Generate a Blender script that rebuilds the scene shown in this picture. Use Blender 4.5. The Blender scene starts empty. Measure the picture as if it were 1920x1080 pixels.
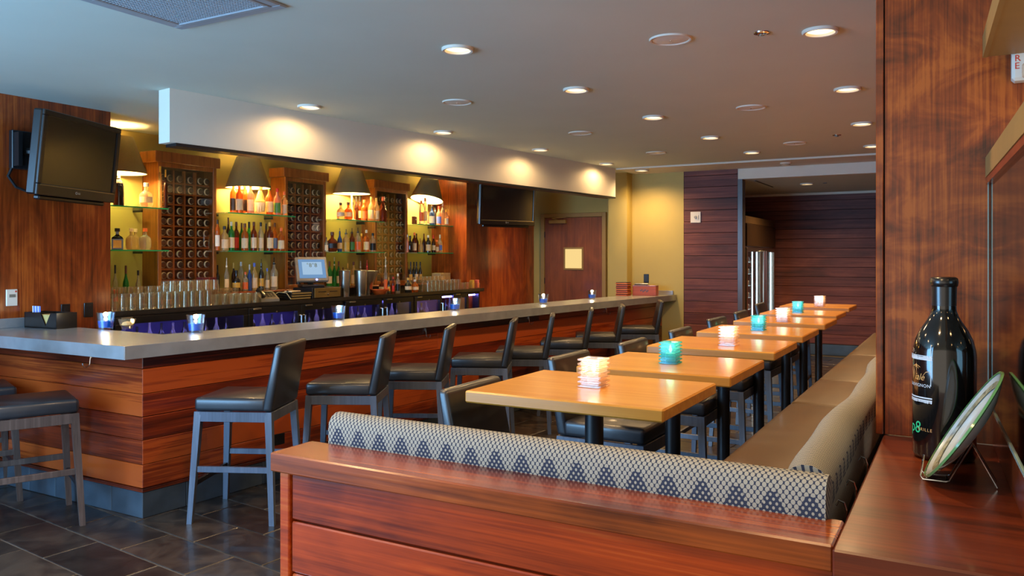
import bpy, bmesh, math, random
from mathutils import Vector, Matrix
random.seed(7)
SC = bpy.context.scene
COL = SC.collection
# ---------------------------------------------------------------- camera
F, HY, H = 1500.0, 483.0, 1.65
YAW = math.radians(29.4)
cam_d = bpy.data.cameras.new('camera')
cam_d.sensor_width = 36.0
cam_d.lens = F / 1920 * 36.0
cam_d.shift_y = -(540 - HY) / 1920
cam_d.clip_start = 0.05
cam = bpy.data.objects.new('camera', cam_d)
COL.objects.link(cam)
cam.location = (0, 0, H)
cam.rotation_euler = (math.radians(90), 0, YAW)
SC.camera = cam
# ---------------------------------------------------------------- world, daylight, exposure
world = bpy.data.worlds.new('world')
SC.world = world
world.use_nodes = True
world.node_tree.nodes['Background'].inputs[0].default_value = (1.0, 0.86, 0.70, 1)
world.node_tree.nodes['Background'].inputs[1].default_value = 0.5
SC.view_settings.view_transform = 'Standard'
SC.view_settings.look = 'None'
SC.view_settings.exposure = 1.32
SC.view_settings.gamma = 1.0
SC.view_settings.use_curve_mapping = False
def area_light(name, loc, rot, sx, sy, power, color):
    l = bpy.data.lights.new(name, 'AREA')
    l.shape = 'RECTANGLE'; l.size = sx; l.size_y = sy; l.energy = power; l.color = color
    o = bpy.data.objects.new(name, l); COL.objects.link(o)
    o.location = loc; o.rotation_euler = rot
    return o
# daylight entering through the street windows behind the camera
area_light('daylight_street_windows', (-5.9, -0.9, 1.75), (math.radians(90), 0, 0), 6.0, 2.2, 320, (0.24, 0.57, 1.0))
SPOT_W = 50.0
# ---------------------------------------------------------------- helpers
RV = Vector((math.cos(YAW), math.sin(YAW))); VV = Vector((-math.sin(YAW), math.cos(YAW)))
def ray(px):
    c = (px - 960) / F
    return RV * c + VV
def on_x(px, py, X):                      # point of the plane x = X seen in that direction
    r = ray(px); d = X / r.x
    return Vector((X, r.y * d, H - (py - HY) * d / F))
def on_y(px, py, Y):
    r = ray(px); d = Y / r.y
    return Vector((r.x * d, Y, H - (py - HY) * d / F))
def on_z(px, py, z):
    d = F * (H - z) / (py - HY); r = ray(px)
    return Vector((r.x * d, r.y * d, z))
ORD = ['zeroth', 'first', 'second', 'third', 'fourth', 'fifth', 'sixth', 'seventh', 'eighth', 'ninth', 'tenth',
       'eleventh', 'twelfth', 'thirteenth', 'fourteenth', 'fifteenth', 'sixteenth', 'seventeenth', 'eighteenth',
       'nineteenth', 'twentieth', 'twenty-first', 'twenty-second', 'twenty-third', 'twenty-fourth']

class MB:
    """collects shapes into one mesh"""
    def __init__(s): s.v = []; s.f = []; s.uv = None
    def add(s, vs, fs):
        n = len(s.v); s.v += [tuple(x) for x in vs]; s.f += [tuple(i + n for i in q) for q in fs]; return s
    def box(s, x0, x1, y0, y1, z0, z1, c=0.0):
        if x0 > x1: x0, x1 = x1, x0
        if y0 > y1: y0, y1 = y1, y0
        if z0 > z1: z0, z1 = z1, z0
        if c <= 0:
            return s.add([(x0,y0,z0),(x1,y0,z0),(x1,y1,z0),(x0,y1,z0),(x0,y0,z1),(x1,y0,z1),(x1,y1,z1),(x0,y1,z1)],
                         [(0,3,2,1),(4,5,6,7),(0,1,5,4),(1,2,6,5),(2,3,7,6),(3,0,4,7)])
        c = min(c, (x1-x0)*.45, (y1-y0)*.45, (z1-z0)*.45)
        X = (x0, x1); Y = (y0, y1); Z = (z0, z1); idx = {}; vs = []
        sg = (1, -1)
        for i in (0,1):
            for j in (0,1):
                for k in (0,1):
                    p = (X[i], Y[j], Z[k]); o = (sg[i]*c, sg[j]*c, sg[k]*c)
                    for a in range(3):
                        q = [p[m] + (0 if m == a else o[m]) for m in range(3)]
                        idx[(i,j,k,a)] = len(vs); vs.append(q)
        fs = []
        def I(i,j,k,a): return idx[(i,j,k,a)]
        for i in (0,1): fs.append([I(i,0,0,0),I(i,1,0,0),I(i,1,1,0),I(i,0,1,0)])
        for j in (0,1): fs.append([I(0,j,0,1),I(1,j,0,1),I(1,j,1,1),I(0,j,1,1)])
        for k in (0,1): fs.append([I(0,0,k,2),I(1,0,k,2),I(1,1,k,2),I(0,1,k,2)])
        for a in (0,1):
            for b in (0,1):
                fs.append([I(a,b,0,0),I(a,b,1,0),I(a,b,1,1),I(a,b,0,1)])
                fs.append([I(a,0,b,0),I(a,1,b,0),I(a,1,b,2),I(a,0,b,2)])
                fs.append([I(0,a,b,1),I(1,a,b,1),I(1,a,b,2),I(0,a,b,2)])
                for k in (0,1): fs.append([I(a,b,k,0),I(a,b,k,1),I(a,b,k,2)])
        ctr = Vector(((x0+x1)/2,(y0+y1)/2,(z0+z1)/2)); out = []
        for f in fs:
            P = [Vector(vs[q]) for q in f]
            nrm = (P[1]-P[0]).cross(P[2]-P[0])
            m = sum(P, Vector()) / len(P)
            out.append(tuple(f) if nrm.dot(m-ctr) > 0 else tuple(reversed(f)))
        return s.add(vs, out)
    def prism(s, poly, z0, z1):
        n = len(poly)
        a = sum(poly[i][0]*poly[(i+1)%n][1]-poly[(i+1)%n][0]*poly[i][1] for i in range(n))
        if a < 0: poly = list(reversed(poly))
        vs = [(x,y,z0) for x,y in poly] + [(x,y,z1) for x,y in poly]
        fs = [tuple(reversed(range(n))), tuple(range(n,2*n))] + [(i,(i+1)%n,n+(i+1)%n,n+i) for i in range(n)]
        return s.add(vs, fs)
    def tube(s, pts, r, n=8, cap=True, closed=False):
        pts = [Vector(p) for p in pts]; m = len(pts); rs = r if isinstance(r, (list, tuple)) else [r]*m
        base = len(s.v); up = None
        for i, p in enumerate(pts):
            a = pts[i-1] if (i or closed) else p; b = pts[(i+1) % m] if (i < m-1 or closed) else p
            t = (b-a).normalized()
            if up is None:
                up = t.orthogonal().normalized()
            up = (up - t*up.dot(t))
            up = up.normalized() if up.length > 1e-6 else t.orthogonal().normalized()
            w = t.cross(up)
            for k in range(n):
                an = 2*math.pi*k/n
                s.v.append(tuple(p + (up*math.cos(an)+w*math.sin(an))*rs[i]))
        for i in range(m if closed else m-1):
            j = (i+1) % m
            for k in range(n):
                s.f.append((base+i*n+k, base+i*n+(k+1)%n, base+j*n+(k+1)%n, base+j*n+k))
        if cap and not closed:
            s.f.append(tuple(base+k for k in reversed(range(n)))); s.f.append(tuple(base+(m-1)*n+k for k in range(n)))
        return s
    def cyl(s, x, y, z0, z1, r, n=16, r1=None):
        return s.tube([(x,y,z0),(x,y,z1)], [r, r if r1 is None else r1], n)
    def lathe(s, prof, n=16, ctr=(0,0,0), ph=0.0, M=None):
        base = len(s.v); rings = []
        for (r, z) in prof:
            if r < 1e-6:
                rings.append([len(s.v)]); s.v.append((ctr[0],ctr[1],ctr[2]+z))
            else:
                rg = []
                for k in range(n):
                    a = ph+2*math.pi*k/n
                    rg.append(len(s.v)); s.v.append((ctr[0]+r*math.cos(a), ctr[1]+r*math.sin(a), ctr[2]+z))
                rings.append(rg)
        for A, B in zip(rings, rings[1:]):
            if len(A) == 1 and len(B) == 1: continue
            for k in range(n):
                if len(A) == 1: s.f.append((A[0], B[(k+1)%n], B[k]))
                elif len(B) == 1: s.f.append((A[k], A[(k+1)%n], B[0]))
                else: s.f.append((A[k], A[(k+1)%n], B[(k+1)%n], B[k]))
        if M is not None:
            for i in range(base, len(s.v)): s.v[i] = tuple(M @ Vector(s.v[i]))
        return s
    def xf(s, M):
        s.v = [tuple(M @ Vector(p)) for p in s.v]; return s
    def mesh(s, name, mat=None, smooth=False, ang=35):
        me = bpy.data.meshes.new(name)
        me.from_pydata(s.v, [], s.f); me.update()
        if mat: me.materials.append(mat)
        if smooth:
            me.shade_smooth(); me.set_sharp_from_angle(angle=math.radians(ang))
        return me

def wm(o):
    m = o.matrix_basis.copy()
    if o.parent: m = wm(o.parent) @ o.matrix_parent_inverse @ m
    return m
def link(o, parent=None, world_space=True):
    COL.objects.link(o)
    if parent:
        o.parent = parent
        if world_space: o.matrix_parent_inverse = wm(parent).inverted()
    return o
def tag(o, label=None, cat=None, group=None, kind=None):
    if label: o['label'] = label
    if cat: o['category'] = cat
    if group: o['group'] = group
    if kind: o['kind'] = kind
    return o
def put(name, mb, mat, parent=None, ws=True, smooth=False, ang=35, loc=None, rz=0.0):
    me = mb if isinstance(mb, bpy.types.Mesh) else mb.mesh(name, mat, smooth, ang)
    o = bpy.data.objects.new(name, me)
    if loc is not None: o.location = loc
    o.rotation_euler.z = rz
    return link(o, parent, ws)
def empty(name, loc, label, cat, group=None, rz=0.0):
    o = bpy.data.objects.new(name, None); o.location = loc; o.rotation_euler.z = rz; o.empty_display_size = .1
    COL.objects.link(o); return tag(o, label, cat, group)
def struct(name, mb, mat, **k):
    return tag(put(name, mb, mat, **k), kind='structure')
def copy_tree(o, parent=None):
    c = o.copy(); COL.objects.link(c)
    if parent: c.parent = parent
    for ch in list(o.children): copy_tree(ch, c)
    return c
def obox(name, p0, p1, t, z0, z1, mat, parent, c=.003):
    """board from p0 to p1 in plan, t thick to the left of that direction"""
    p0 = Vector(p0); p1 = Vector(p1); L = (p1-p0).length
    m = MB().box(0, L, 0, t, 0, z1-z0, c)
    return put(name, m, mat, parent, True, loc=(p0.x, p0.y, z0), rz=math.atan2(p1.y-p0.y, p1.x-p0.x))
def text_mb(body, size, ext=0.0, align='LEFT', shear=0.0, spacing=1.0):
    cu = bpy.data.curves.new('t', 'FONT'); cu.body = body; cu.size = size; cu.extrude = ext; cu.align_x = align
    cu.shear = shear; cu.space_character = spacing; cu.resolution_u = 3
    ob = bpy.data.objects.new('t', cu); COL.objects.link(ob)
    dg = bpy.context.evaluated_depsgraph_get(); me = bpy.data.meshes.new_from_object(ob.evaluated_get(dg))
    m = MB(); m.v = [tuple(v.co) for v in me.vertices]; m.f = [tuple(p.vertices) for p in me.polygons]
    bpy.data.objects.remove(ob); bpy.data.curves.remove(cu); bpy.data.meshes.remove(me)
    return m
def rounded(bm_box, w, seg=3):
    """box (x0,x1,y0,y1,z0,z1) with well rounded edges, returned as MB"""
    x0,x1,y0,y1,z0,z1 = bm_box
    bm = bmesh.new(); bmesh.ops.create_cube(bm, size=1)
    for v in bm.verts:
        v.co = Vector(((x0+x1)/2+v.co.x*(x1-x0), (y0+y1)/2+v.co.y*(y1-y0), (z0+z1)/2+v.co.z*(z1-z0)))
    bmesh.ops.bevel(bm, geom=list(bm.edges), offset=w, segments=seg, profile=.5, affect='EDGES')
    m = MB(); bm.verts.index_update(); m.v = [tuple(v.co) for v in bm.verts]; m.f = [tuple(v.index for v in f.verts) for f in bm.faces]
    bm.free(); return m

# ---------------------------------------------------------------- materials
def sr(r, g, b):
    f = lambda c: (c/255/12.92) if c/255 <= .04045 else ((c/255+.055)/1.055)**2.4
    return (f(r), f(g), f(b), 1)
def new_mat(name):
    m = bpy.data.materials.new(name); m.use_nodes = True
    nt = m.node_tree; b = nt.nodes['Principled BSDF']; return m, nt, b
def N(nt, t, **k):
    n = nt.nodes.new(t)
    for a, v in k.items(): setattr(n, a, v)
    return n
def plain(name, col, rough=.5, metal=0.0, coat=0.0, bump=0.0, bscale=200, var=0.06, vscale=14, spec=.5):
    m, nt, b = new_mat(name)
    b.inputs['Roughness'].default_value = rough; b.inputs['Metallic'].default_value = metal
    b.inputs['Coat Weight'].default_value = coat; b.inputs['Coat Roughness'].default_value = .12
    b.inputs['Specular IOR Level'].default_value = spec
    tc = N(nt, 'ShaderNodeTexCoord'); no = N(nt, 'ShaderNodeTexNoise'); no.inputs['Scale'].default_value = vscale
    no.inputs['Detail'].default_value = 4
    nt.links.new(tc.outputs['Object'], no.inputs['Vector'])
    rp = N(nt, 'ShaderNodeValToRGB'); c = col[:3]
    rp.color_ramp.elements[0].position = .3; rp.color_ramp.elements[1].position = .7
    rp.color_ramp.elements[0].color = tuple(x*(1-var) for x in c)+(1,); rp.color_ramp.elements[1].color = tuple(min(1, x*(1+var)) for x in c)+(1,)
    nt.links.new(no.outputs['Fac'], rp.inputs['Fac']); nt.links.new(rp.outputs['Color'], b.inputs['Base Color'])
    if bump:
        n2 = N(nt, 'ShaderNodeTexNoise'); n2.inputs['Scale'].default_value = bscale
        bp = N(nt, 'ShaderNodeBump'); bp.inputs['Strength'].default_value = bump; bp.inputs['Distance'].default_value = .002
        nt.links.new(tc.outputs['Object'], n2.inputs['Vector']); nt.links.new(n2.outputs['Fac'], bp.inputs['Height']); nt.links.new(bp.outputs['Normal'], b.inputs['Normal'])
    return m
def wood(name, dark, mid, light, axis=0, sc=1.0, rough=.3, coat=.3, fine=1.0, blotch=.5, tint=.25, bs=.35):
    """stained timber, grain along the local axis; every piece has its own figure and tone"""
    m, nt, b = new_mat(name); L = nt.links.new
    tc = N(nt, 'ShaderNodeTexCoord'); oi = N(nt, 'ShaderNodeObjectInfo')
    off = N(nt, 'ShaderNodeMath', operation='MULTIPLY'); off.inputs[1].default_value = 37.0; L(oi.outputs['Random'], off.inputs[0])
    add = N(nt, 'ShaderNodeVectorMath', operation='ADD'); L(tc.outputs['Object'], add.inputs[0]); L(off.outputs[0], add.inputs[1])
    def noise(stretch, scale, detail=6, dist=0.0):
        mp = N(nt, 'ShaderNodeMapping'); v = [1.0, 1.0, 1.0]; v[axis] = stretch
        mp.inputs['Scale'].default_value = v; L(add.outputs[0], mp.inputs['Vector'])
        n = N(nt, 'ShaderNodeTexNoise'); n.inputs['Scale'].default_value = scale; n.inputs['Detail'].default_value = detail
        n.inputs['Distortion'].default_value = dist; n.inputs['Roughness'].default_value = .6
        L(mp.outputs[0], n.inputs['Vector']); return n
    n1 = noise(.05, 26*sc, 5, .4); n2 = noise(.015, 95*sc*fine, 3); n3 = noise(bs, 3.2*sc, 4, 1.2)
    mix = N(nt, 'ShaderNodeMath', operation='MULTIPLY_ADD'); mix.inputs[1].default_value = .45
    sub = N(nt, 'ShaderNodeMath', operation='MULTIPLY'); sub.inputs[1].default_value = .42; L(n2.outputs['Fac'], sub.inputs[0])
    L(n1.outputs['Fac'], mix.inputs[0]); L(sub.outputs[0], mix.inputs[2])
    m3 = N(nt, 'ShaderNodeMath', operation='MULTIPLY_ADD'); m3.inputs[1].default_value = blotch; L(n3.outputs['Fac'], m3.inputs[0]); L(mix.outputs[0], m3.inputs[2])
    rt = N(nt, 'ShaderNodeMath', operation='MULTIPLY_ADD'); rt.inputs[1].default_value = tint; L(oi.outputs['Random'], rt.inputs[0]); L(m3.outputs[0], rt.inputs[2])
    rp = N(nt, 'ShaderNodeValToRGB'); e = rp.color_ramp.elements
    lo = .435+blotch*.5+tint*.5
    e[0].position = max(0, lo-.22); e[0].color = dark; e[1].position = min(1, lo+.24); e[1].color = light
    k = e.new(lo); k.color = mid
    L(rt.outputs[0], rp.inputs['Fac']); L(rp.outputs['Color'], b.inputs['Base Color'])
    b.inputs['Roughness'].default_value = rough; b.inputs['Coat Weight'].default_value = coat; b.inputs['Coat Roughness'].default_value = .15
    bp = N(nt, 'ShaderNodeBump'); bp.inputs['Strength'].default_value = .12; bp.inputs['Distance'].default_value = .002
    L(n2.outputs['Fac'], bp.inputs['Height']); L(bp.outputs['Normal'], b.inputs['Normal'])
    return m
def emit(name, col, s):
    m = bpy.data.materials.new(name); m.use_nodes = True; nt = m.node_tree; nt.nodes.clear()
    e = N(nt, 'ShaderNodeEmission'); e.inputs[0].default_value = tuple(col[:3])+(1,); e.inputs[1].default_value = s
    o = N(nt, 'ShaderNodeOutputMaterial'); nt.links.new(e.outputs[0], o.inputs[0]); return m
def thin_glass(name, col=(1,1,1), gloss=.16, rough=.03, k=.75, gc=(.95,.97,1.0), milk=0.0):
    """thin-walled clear glass: mostly see-through, with reflections that grow at grazing angles"""
    m = bpy.data.materials.new(name); m.use_nodes = True; nt = m.node_tree; nt.nodes.clear(); L = nt.links.new
    t = N(nt, 'ShaderNodeBsdfTransparent'); t.inputs[0].default_value = tuple(col[:3])+(1,)
    g = N(nt, 'ShaderNodeBsdfGlossy'); g.inputs['Roughness'].default_value = rough; g.inputs[0].default_value = tuple(gc)+(1,)
    lw = N(nt, 'ShaderNodeLayerWeight'); lw.inputs[0].default_value = .35
    ma = N(nt, 'ShaderNodeMath', operation='MULTIPLY_ADD'); ma.inputs[1].default_value = k; ma.inputs[2].default_value = gloss
    L(lw.outputs['Facing'], ma.inputs[0])
    mx = N(nt, 'ShaderNodeMixShader'); L(ma.outputs[0], mx.inputs[0]); L(t.outputs[0], mx.inputs[1]); L(g.outputs[0], mx.inputs[2])
    if milk:
        tl = N(nt, 'ShaderNodeBsdfTranslucent'); tl.inputs[0].default_value = tuple(col[:3])+(1,); df = N(nt, 'ShaderNodeBsdfDiffuse'); df.inputs[0].default_value = tuple(col[:3])+(1,)
        m1 = N(nt, 'ShaderNodeMixShader'); m1.inputs[0].default_value = .35; L(tl.outputs[0], m1.inputs[1]); L(df.outputs[0], m1.inputs[2])
        m2 = N(nt, 'ShaderNodeMixShader'); m2.inputs[0].default_value = milk; L(mx.outputs[0], m2.inputs[1]); L(m1.outputs[0], m2.inputs[2]); mx = m2
    o = N(nt, 'ShaderNodeOutputMaterial'); L(mx.outputs[0], o.inputs[0]); return m
def colglass(name, col, trans=.55, rough=.06):
    m, nt, b = new_mat(name)
    no = N(nt, 'ShaderNodeTexNoise'); no.inputs['Scale'].default_value = 3.0
    tc = N(nt, 'ShaderNodeTexCoord'); nt.links.new(tc.outputs['Object'], no.inputs['Vector'])
    rp = N(nt, 'ShaderNodeValToRGB'); rp.color_ramp.elements[0].color = tuple(x*.8 for x in col[:3])+(1,); rp.color_ramp.elements[1].color = tuple(min(1, x*1.2) for x in col[:3])+(1,)
    nt.links.new(no.outputs['Fac'], rp.inputs['Fac']); nt.links.new(rp.outputs['Color'], b.inputs['Base Color'])
    b.inputs['Roughness'].default_value = rough; b.inputs['Transmission Weight'].default_value = trans; b.inputs['IOR'].default_value = 1.35
    return m

RED = (sr(62,22,5), sr(130,53,14), sr(166,82,26))
M = {}
M['ceiling'] = plain('ceiling_paint', sr(196,203,190), .8, var=.02, vscale=2)
M['white'] = plain('white_paint', sr(216,210,194), .7, var=.02, vscale=3)
M['green'] = plain('olive_paint', sr(178,158,86), .6, var=.04, vscale=2)
M['panel_v'] = wood('mahogany_panel', *RED, axis=2, sc=1.0, rough=.32, coat=.35, blotch=.75, tint=.08)
M['pillar'] = wood('pillar_veneer', sr(62,22,4), sr(134,54,11), sr(172,84,24), axis=2, sc=1.6, rough=.34, coat=.15, blotch=.8, tint=.05, bs=1.5)
M['plank'] = wood('bar_plank', sr(54,15,5), sr(112,38,11), sr(154,66,22), axis=0, rough=.28, coat=.35, tint=.42, bs=.12)
M['plank_f'] = wood('partition_plank', sr(98,27,5), sr(168,59,11), sr(202,102,36), axis=0, rough=.26, coat=.4, tint=.2)
M['ledge'] = wood('ledge_timber', sr(74,29,8), sr(144,66,20), sr(188,108,46), axis=0, sc=.8, rough=.24, coat=.4, tint=.2)
M['counter_w'] = wood('counter_timber', sr(50,17,6), sr(100,37,12), sr(138,66,25), axis=0, sc=.7, rough=.3, coat=.25, tint=.1)
M['plank_b'] = wood('rear_plank', sr(54,22,18), sr(98,46,38), sr(138,78,62), axis=0, sc=.7, rough=.6, coat=.0, tint=.12)
M['cab'] = wood('cabinet_wood', sr(96,52,18), sr(146,86,32), sr(176,112,48), axis=2, rough=.35, coat=.2, tint=.1)
M['doorw'] = wood('door_veneer', sr(86,44,18), sr(122,66,30), sr(146,84,42), axis=2, rough=.4, coat=.15, blotch=.6, tint=.05)
M['table'] = wood('maple_butcher_block', sr(162,102,28), sr(188,126,42), sr(208,154,68), axis=0, sc=.55, rough=.3, coat=.25, tint=.15)
M['boxw'] = wood('cigar_box_wood', sr(150,54,8), sr(190,80,14), sr(214,116,36), axis=0, rough=.5, coat=.0)
M['slate'] = None
M['leather'] = plain('black_leather', sr(34,36,40), .36, coat=.2, bump=.15, bscale=320, var=.15)
M['tan_leather'] = plain('brown_leather', sr(80,56,26), .46, coat=.12, bump=.08, bscale=200, var=.1, vscale=5)
M['frame'] = wood('stool_frame', sr(46,52,64), sr(62,69,84), sr(84,90,104), axis=2, rough=.38, coat=.2, tint=.1)
M['frame_b'] = wood('stool_frame_brown', sr(50,40,36), sr(74,60,54), sr(104,88,80), axis=2, rough=.4, coat=.15, tint=.1)
M['black'] = plain('black_metal', sr(22,22,24), .38, coat=.1, var=.1)
M['black_p'] = plain('black_plastic', sr(20,19,19), .28, coat=.2, var=.1)
M['screen'] = plain('dark_screen', sr(34,30,26), .16, coat=.4, var=.02)
M['zinc'] = plain('zinc_top', sr(168,172,174), .26, metal=.55, var=.14, vscale=6, bump=.05, bscale=30)
M['steel'] = plain('brushed_steel', sr(190,186,178), .25, metal=1.0, var=.05)
M['chrome'] = plain('chrome_wire', sr(215,215,215), .12, metal=1.0, var=.02)
M['dark_top'] = plain('black_stone', sr(40,34,28), .18, coat=.5, var=.3, vscale=30)
M['darkbox'] = plain('dark_core', sr(26,20,18), .6, var=.1)
M['slate_b'] = plain('toe_kick_slate', sr(50,60,68), .42, coat=.1, bump=.3, bscale=25, var=.35, vscale=5)
M['grout'] = plain('grout', sr(84,78,70), .8, var=.1)
M['paper'] = plain('paper_label', sr(222,196,158), .6, var=.12, vscale=6)
M['paper_w'] = plain('white_paper', sr(226,222,212), .6, var=.05)
M['cream_p'] = plain('cream_plastic', sr(220,214,200), .4, var=.03)
M['tan'] = plain('tan_paint', sr(150,112,58), .5, var=.05)
M['tan_d'] = plain('tan_frame', sr(140,116,66), .5, var=.05)
M['shade'] = None
M['candle_in'] = emit('lamp_inner', (1.0, .80, .45), 3.0)
M['flame'] = emit('flame', (1.0, .72, .36), 7.0)
M['lens'] = emit('downlight_lens', (1.0, .70, .34), 1.5)
M['led'] = emit('cooler_led', (.22, .20, 1.0), 15.0)
M['led_w'] = emit('fridge_led', (.62, .86, 1.0), 1.8)
M['pos'] = emit('terminal_screen', (.20, .38, .66), .32)
M['pos_l'] = emit('terminal_window', (.38, .56, .76), .38)
M['glass'] = thin_glass('clear_glass', (1,.97,.88), gloss=.03, k=.36, gc=(1,.90,.72), milk=.04)
M['pane'] = thin_glass('door_pane', (.97,.96,.94), gloss=.03, k=.35)
M['shelf_g'] = thin_glass('shelf_glass', (.80,.95,.84), gloss=.12)
M['shelf_e'] = colglass('shelf_glass_edge', sr(40,170,110), .2, .1)
M['mirror'] = plain('tinted_mirror', sr(126,122,112), .05, metal=1.0, var=.02)
M['bottle_b'] = plain('black_bottle_glass', sr(14,14,15), .06, coat=.6, var=.05)
M['wine_g'] = plain('wine_bottle_glass', sr(34,34,28), .16, coat=.8, var=.1)
for k, c, t in (('clear', sr(232,226,206), .85), ('amber', sr(206,110,38), .6), ('damber', sr(120,48,18), .45), ('green', sr(44,140,56), .5),
                ('brown', sr(70,32,16), .3), ('blue', sr(60,96,170), .5), ('red', sr(190,44,34), .3), ('pale', sr(236,204,138), .7), ('pink', sr(226,150,120), .5)):
    M['g_'+k] = colglass('bottle_glass_'+k, c, t)
M['g_black'] = M['bottle_b']; M['g_dark'] = M['wine_g']
for k, c in (('white', sr(226,222,214)), ('blue', sr(88,110,200)), ('red', sr(206,52,40)), ('orange', sr(226,106,48)), ('gold', sr(206,164,70)), ('black', sr(24,22,22)), ('brown', sr(90,46,24)), ('green', sr(54,120,60)), ('cream', sr(224,198,160)), ('silver', sr(190,188,182))):
    M['c_'+k] = plain('print_'+k, c, .4, var=.08)
def fabric_shade():
    m, nt, b = new_mat('shade_linen'); L = nt.links.new
    tc = N(nt, 'ShaderNodeTexCoord'); mp = N(nt, 'ShaderNodeMapping'); mp.inputs['Scale'].default_value = (1, 1, 9)
    no = N(nt, 'ShaderNodeTexNoise'); no.inputs['Scale'].default_value = 60; L(tc.outputs['Object'], mp.inputs[0]); L(mp.outputs[0], no.inputs['Vector'])
    rp = N(nt, 'ShaderNodeValToRGB'); rp.color_ramp.elements[0].color = sr(140,122,76); rp.color_ramp.elements[1].color = sr(178,158,104)
    L(no.outputs['Fac'], rp.inputs['Fac']); L(rp.outputs['Color'], b.inputs['Base Color']); b.inputs['Roughness'].default_value = .9
    tr = N(nt, 'ShaderNodeBsdfTranslucent'); tr.inputs[0].default_value = sr(150,120,60)
    mx = N(nt, 'ShaderNodeMixShader'); mx.inputs[0].default_value = .42
    out = nt.nodes['Material Output']; L(b.outputs[0], mx.inputs[1]); L(tr.outputs[0], mx.inputs[2]); L(mx.outputs[0], out.inputs[0]); return m
M['shade'] = fabric_shade()
M['shade_in'] = plain('shade_lining', sr(240,232,214), .7, var=.02)
def slate_mat():
    m, nt, b = new_mat('slate_tile'); L = nt.links.new
    tc = N(nt, 'ShaderNodeTexCoord'); oi = N(nt, 'ShaderNodeObjectInfo')
    off = N(nt, 'ShaderNodeMath', operation='MULTIPLY'); off.inputs[1].default_value = 53.0; L(oi.outputs['Random'], off.inputs[0])
    add = N(nt, 'ShaderNodeVectorMath', operation='ADD'); L(tc.outputs['Object'], add.inputs[0]); L(off.outputs[0], add.inputs[1])
    n1 = N(nt, 'ShaderNodeTexNoise'); n1.inputs['Scale'].default_value = 4; n1.inputs['Detail'].default_value = 8; n1.inputs['Distortion'].default_value = 1.4
    L(add.outputs[0], n1.inputs['Vector'])
    ma = N(nt, 'ShaderNodeMath', operation='MULTIPLY_ADD'); ma.inputs[1].default_value = .28; L(oi.outputs['Random'], ma.inputs[0]); L(n1.outputs['Fac'], ma.inputs[2])
    rp = N(nt, 'ShaderNodeValToRGB'); e = rp.color_ramp.elements; e[0].position = .38; e[0].color = sr(18,17,16); e[1].position = .88; e[1].color = sr(62,54,46)
    k = e.new(.6); k.color = sr(32,29,27)
    L(ma.outputs[0], rp.inputs['Fac']); L(rp.outputs['Color'], b.inputs['Base Color'])
    b.inputs['Roughness'].default_value = .36; b.inputs['Coat Weight'].default_value = .15
    bp = N(nt, 'ShaderNodeBump'); bp.inputs['Strength'].default_value = .5; bp.inputs['Distance'].default_value = .01
    L(n1.outputs['Fac'], bp.inputs['Height']); L(bp.outputs['Normal'], b.inputs['Normal']); return m
M['slate'] = slate_mat()
def dot_fabric():
    """woven upholstery: rows of pale ovals on navy, shrinking to dots in a row of arch-shaped motifs"""
    m, nt, b = new_mat('dotted_upholstery'); L = nt.links.new
    uv = N(nt, 'ShaderNodeUVMap'); sp = N(nt, 'ShaderNodeSeparateXYZ'); L(uv.outputs[0], sp.inputs[0])
    def mth(op, a, bb=None, c=None):
        n = N(nt, 'ShaderNodeMath', operation=op)
        for i, x in enumerate((a, bb, c)):
            if x is None: continue
            if isinstance(x, (int, float)): n.inputs[i].default_value = x
            else: L(x, n.inputs[i])
        return n.outputs[0]
    U, V = sp.outputs[0], sp.outputs[1]
    su, sv = .0135, .0190
    def cell(o):
        a = mth('SUBTRACT', mth('FRACT', mth('ADD', mth('DIVIDE', U, su), o)), .5)
        c = mth('SUBTRACT', mth('FRACT', mth('ADD', mth('DIVIDE', V, sv), o)), .5)
        a = mth('MULTIPLY', a, su); c = mth('MULTIPLY', c, sv*.82)
        return mth('SQRT', mth('ADD', mth('MULTIPLY', a, a), mth('MULTIPLY', c, c)))
    d = mth('MINIMUM', cell(0.0), cell(.5))
    tri = mth('ABSOLUTE', mth('SUBTRACT', mth('FRACT', mth('DIVIDE', U, .078)), .5))      # 0 at motif centre
    hgt = mth('MULTIPLY', mth('MAXIMUM', mth('SUBTRACT', tri, .12), 0.0), .17)
    k = mth('SUBTRACT', mth('FRACT', mth('DIVIDE', V, .17)), 0.0)
    zone = mth('GREATER_THAN', mth('SUBTRACT', mth('SUBTRACT', .045, hgt), mth('MULTIPLY', k, .17)), 0.0)
    side = mth('LESS_THAN', tri, .36)
    zone = mth('MULTIPLY', zone, side)
    r = mth('SUBTRACT', .00475, mth('MULTIPLY', zone, .0018))
    mask = mth('LESS_THAN', d, r)
    mx = N(nt, 'ShaderNodeMix', data_type='RGBA'); L(mask, mx.inputs[0]); mx.inputs[6].default_value = sr(52,58,74); mx.inputs[7].default_value = sr(154,150,136)
    L(mx.outputs[2], b.inputs['Base Color']); b.inputs['Roughness'].default_value = .9; b.inputs['Specular IOR Level'].default_value = .1
    bp = N(nt, 'ShaderNodeBump'); bp.inputs['Strength'].default_value = .4; bp.inputs['Distance'].default_value = .002; L(mask, bp.inputs['Height']); L(bp.outputs['Normal'], b.inputs['Normal'])
    return m
M['dots'] = dot_fabric()
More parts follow.
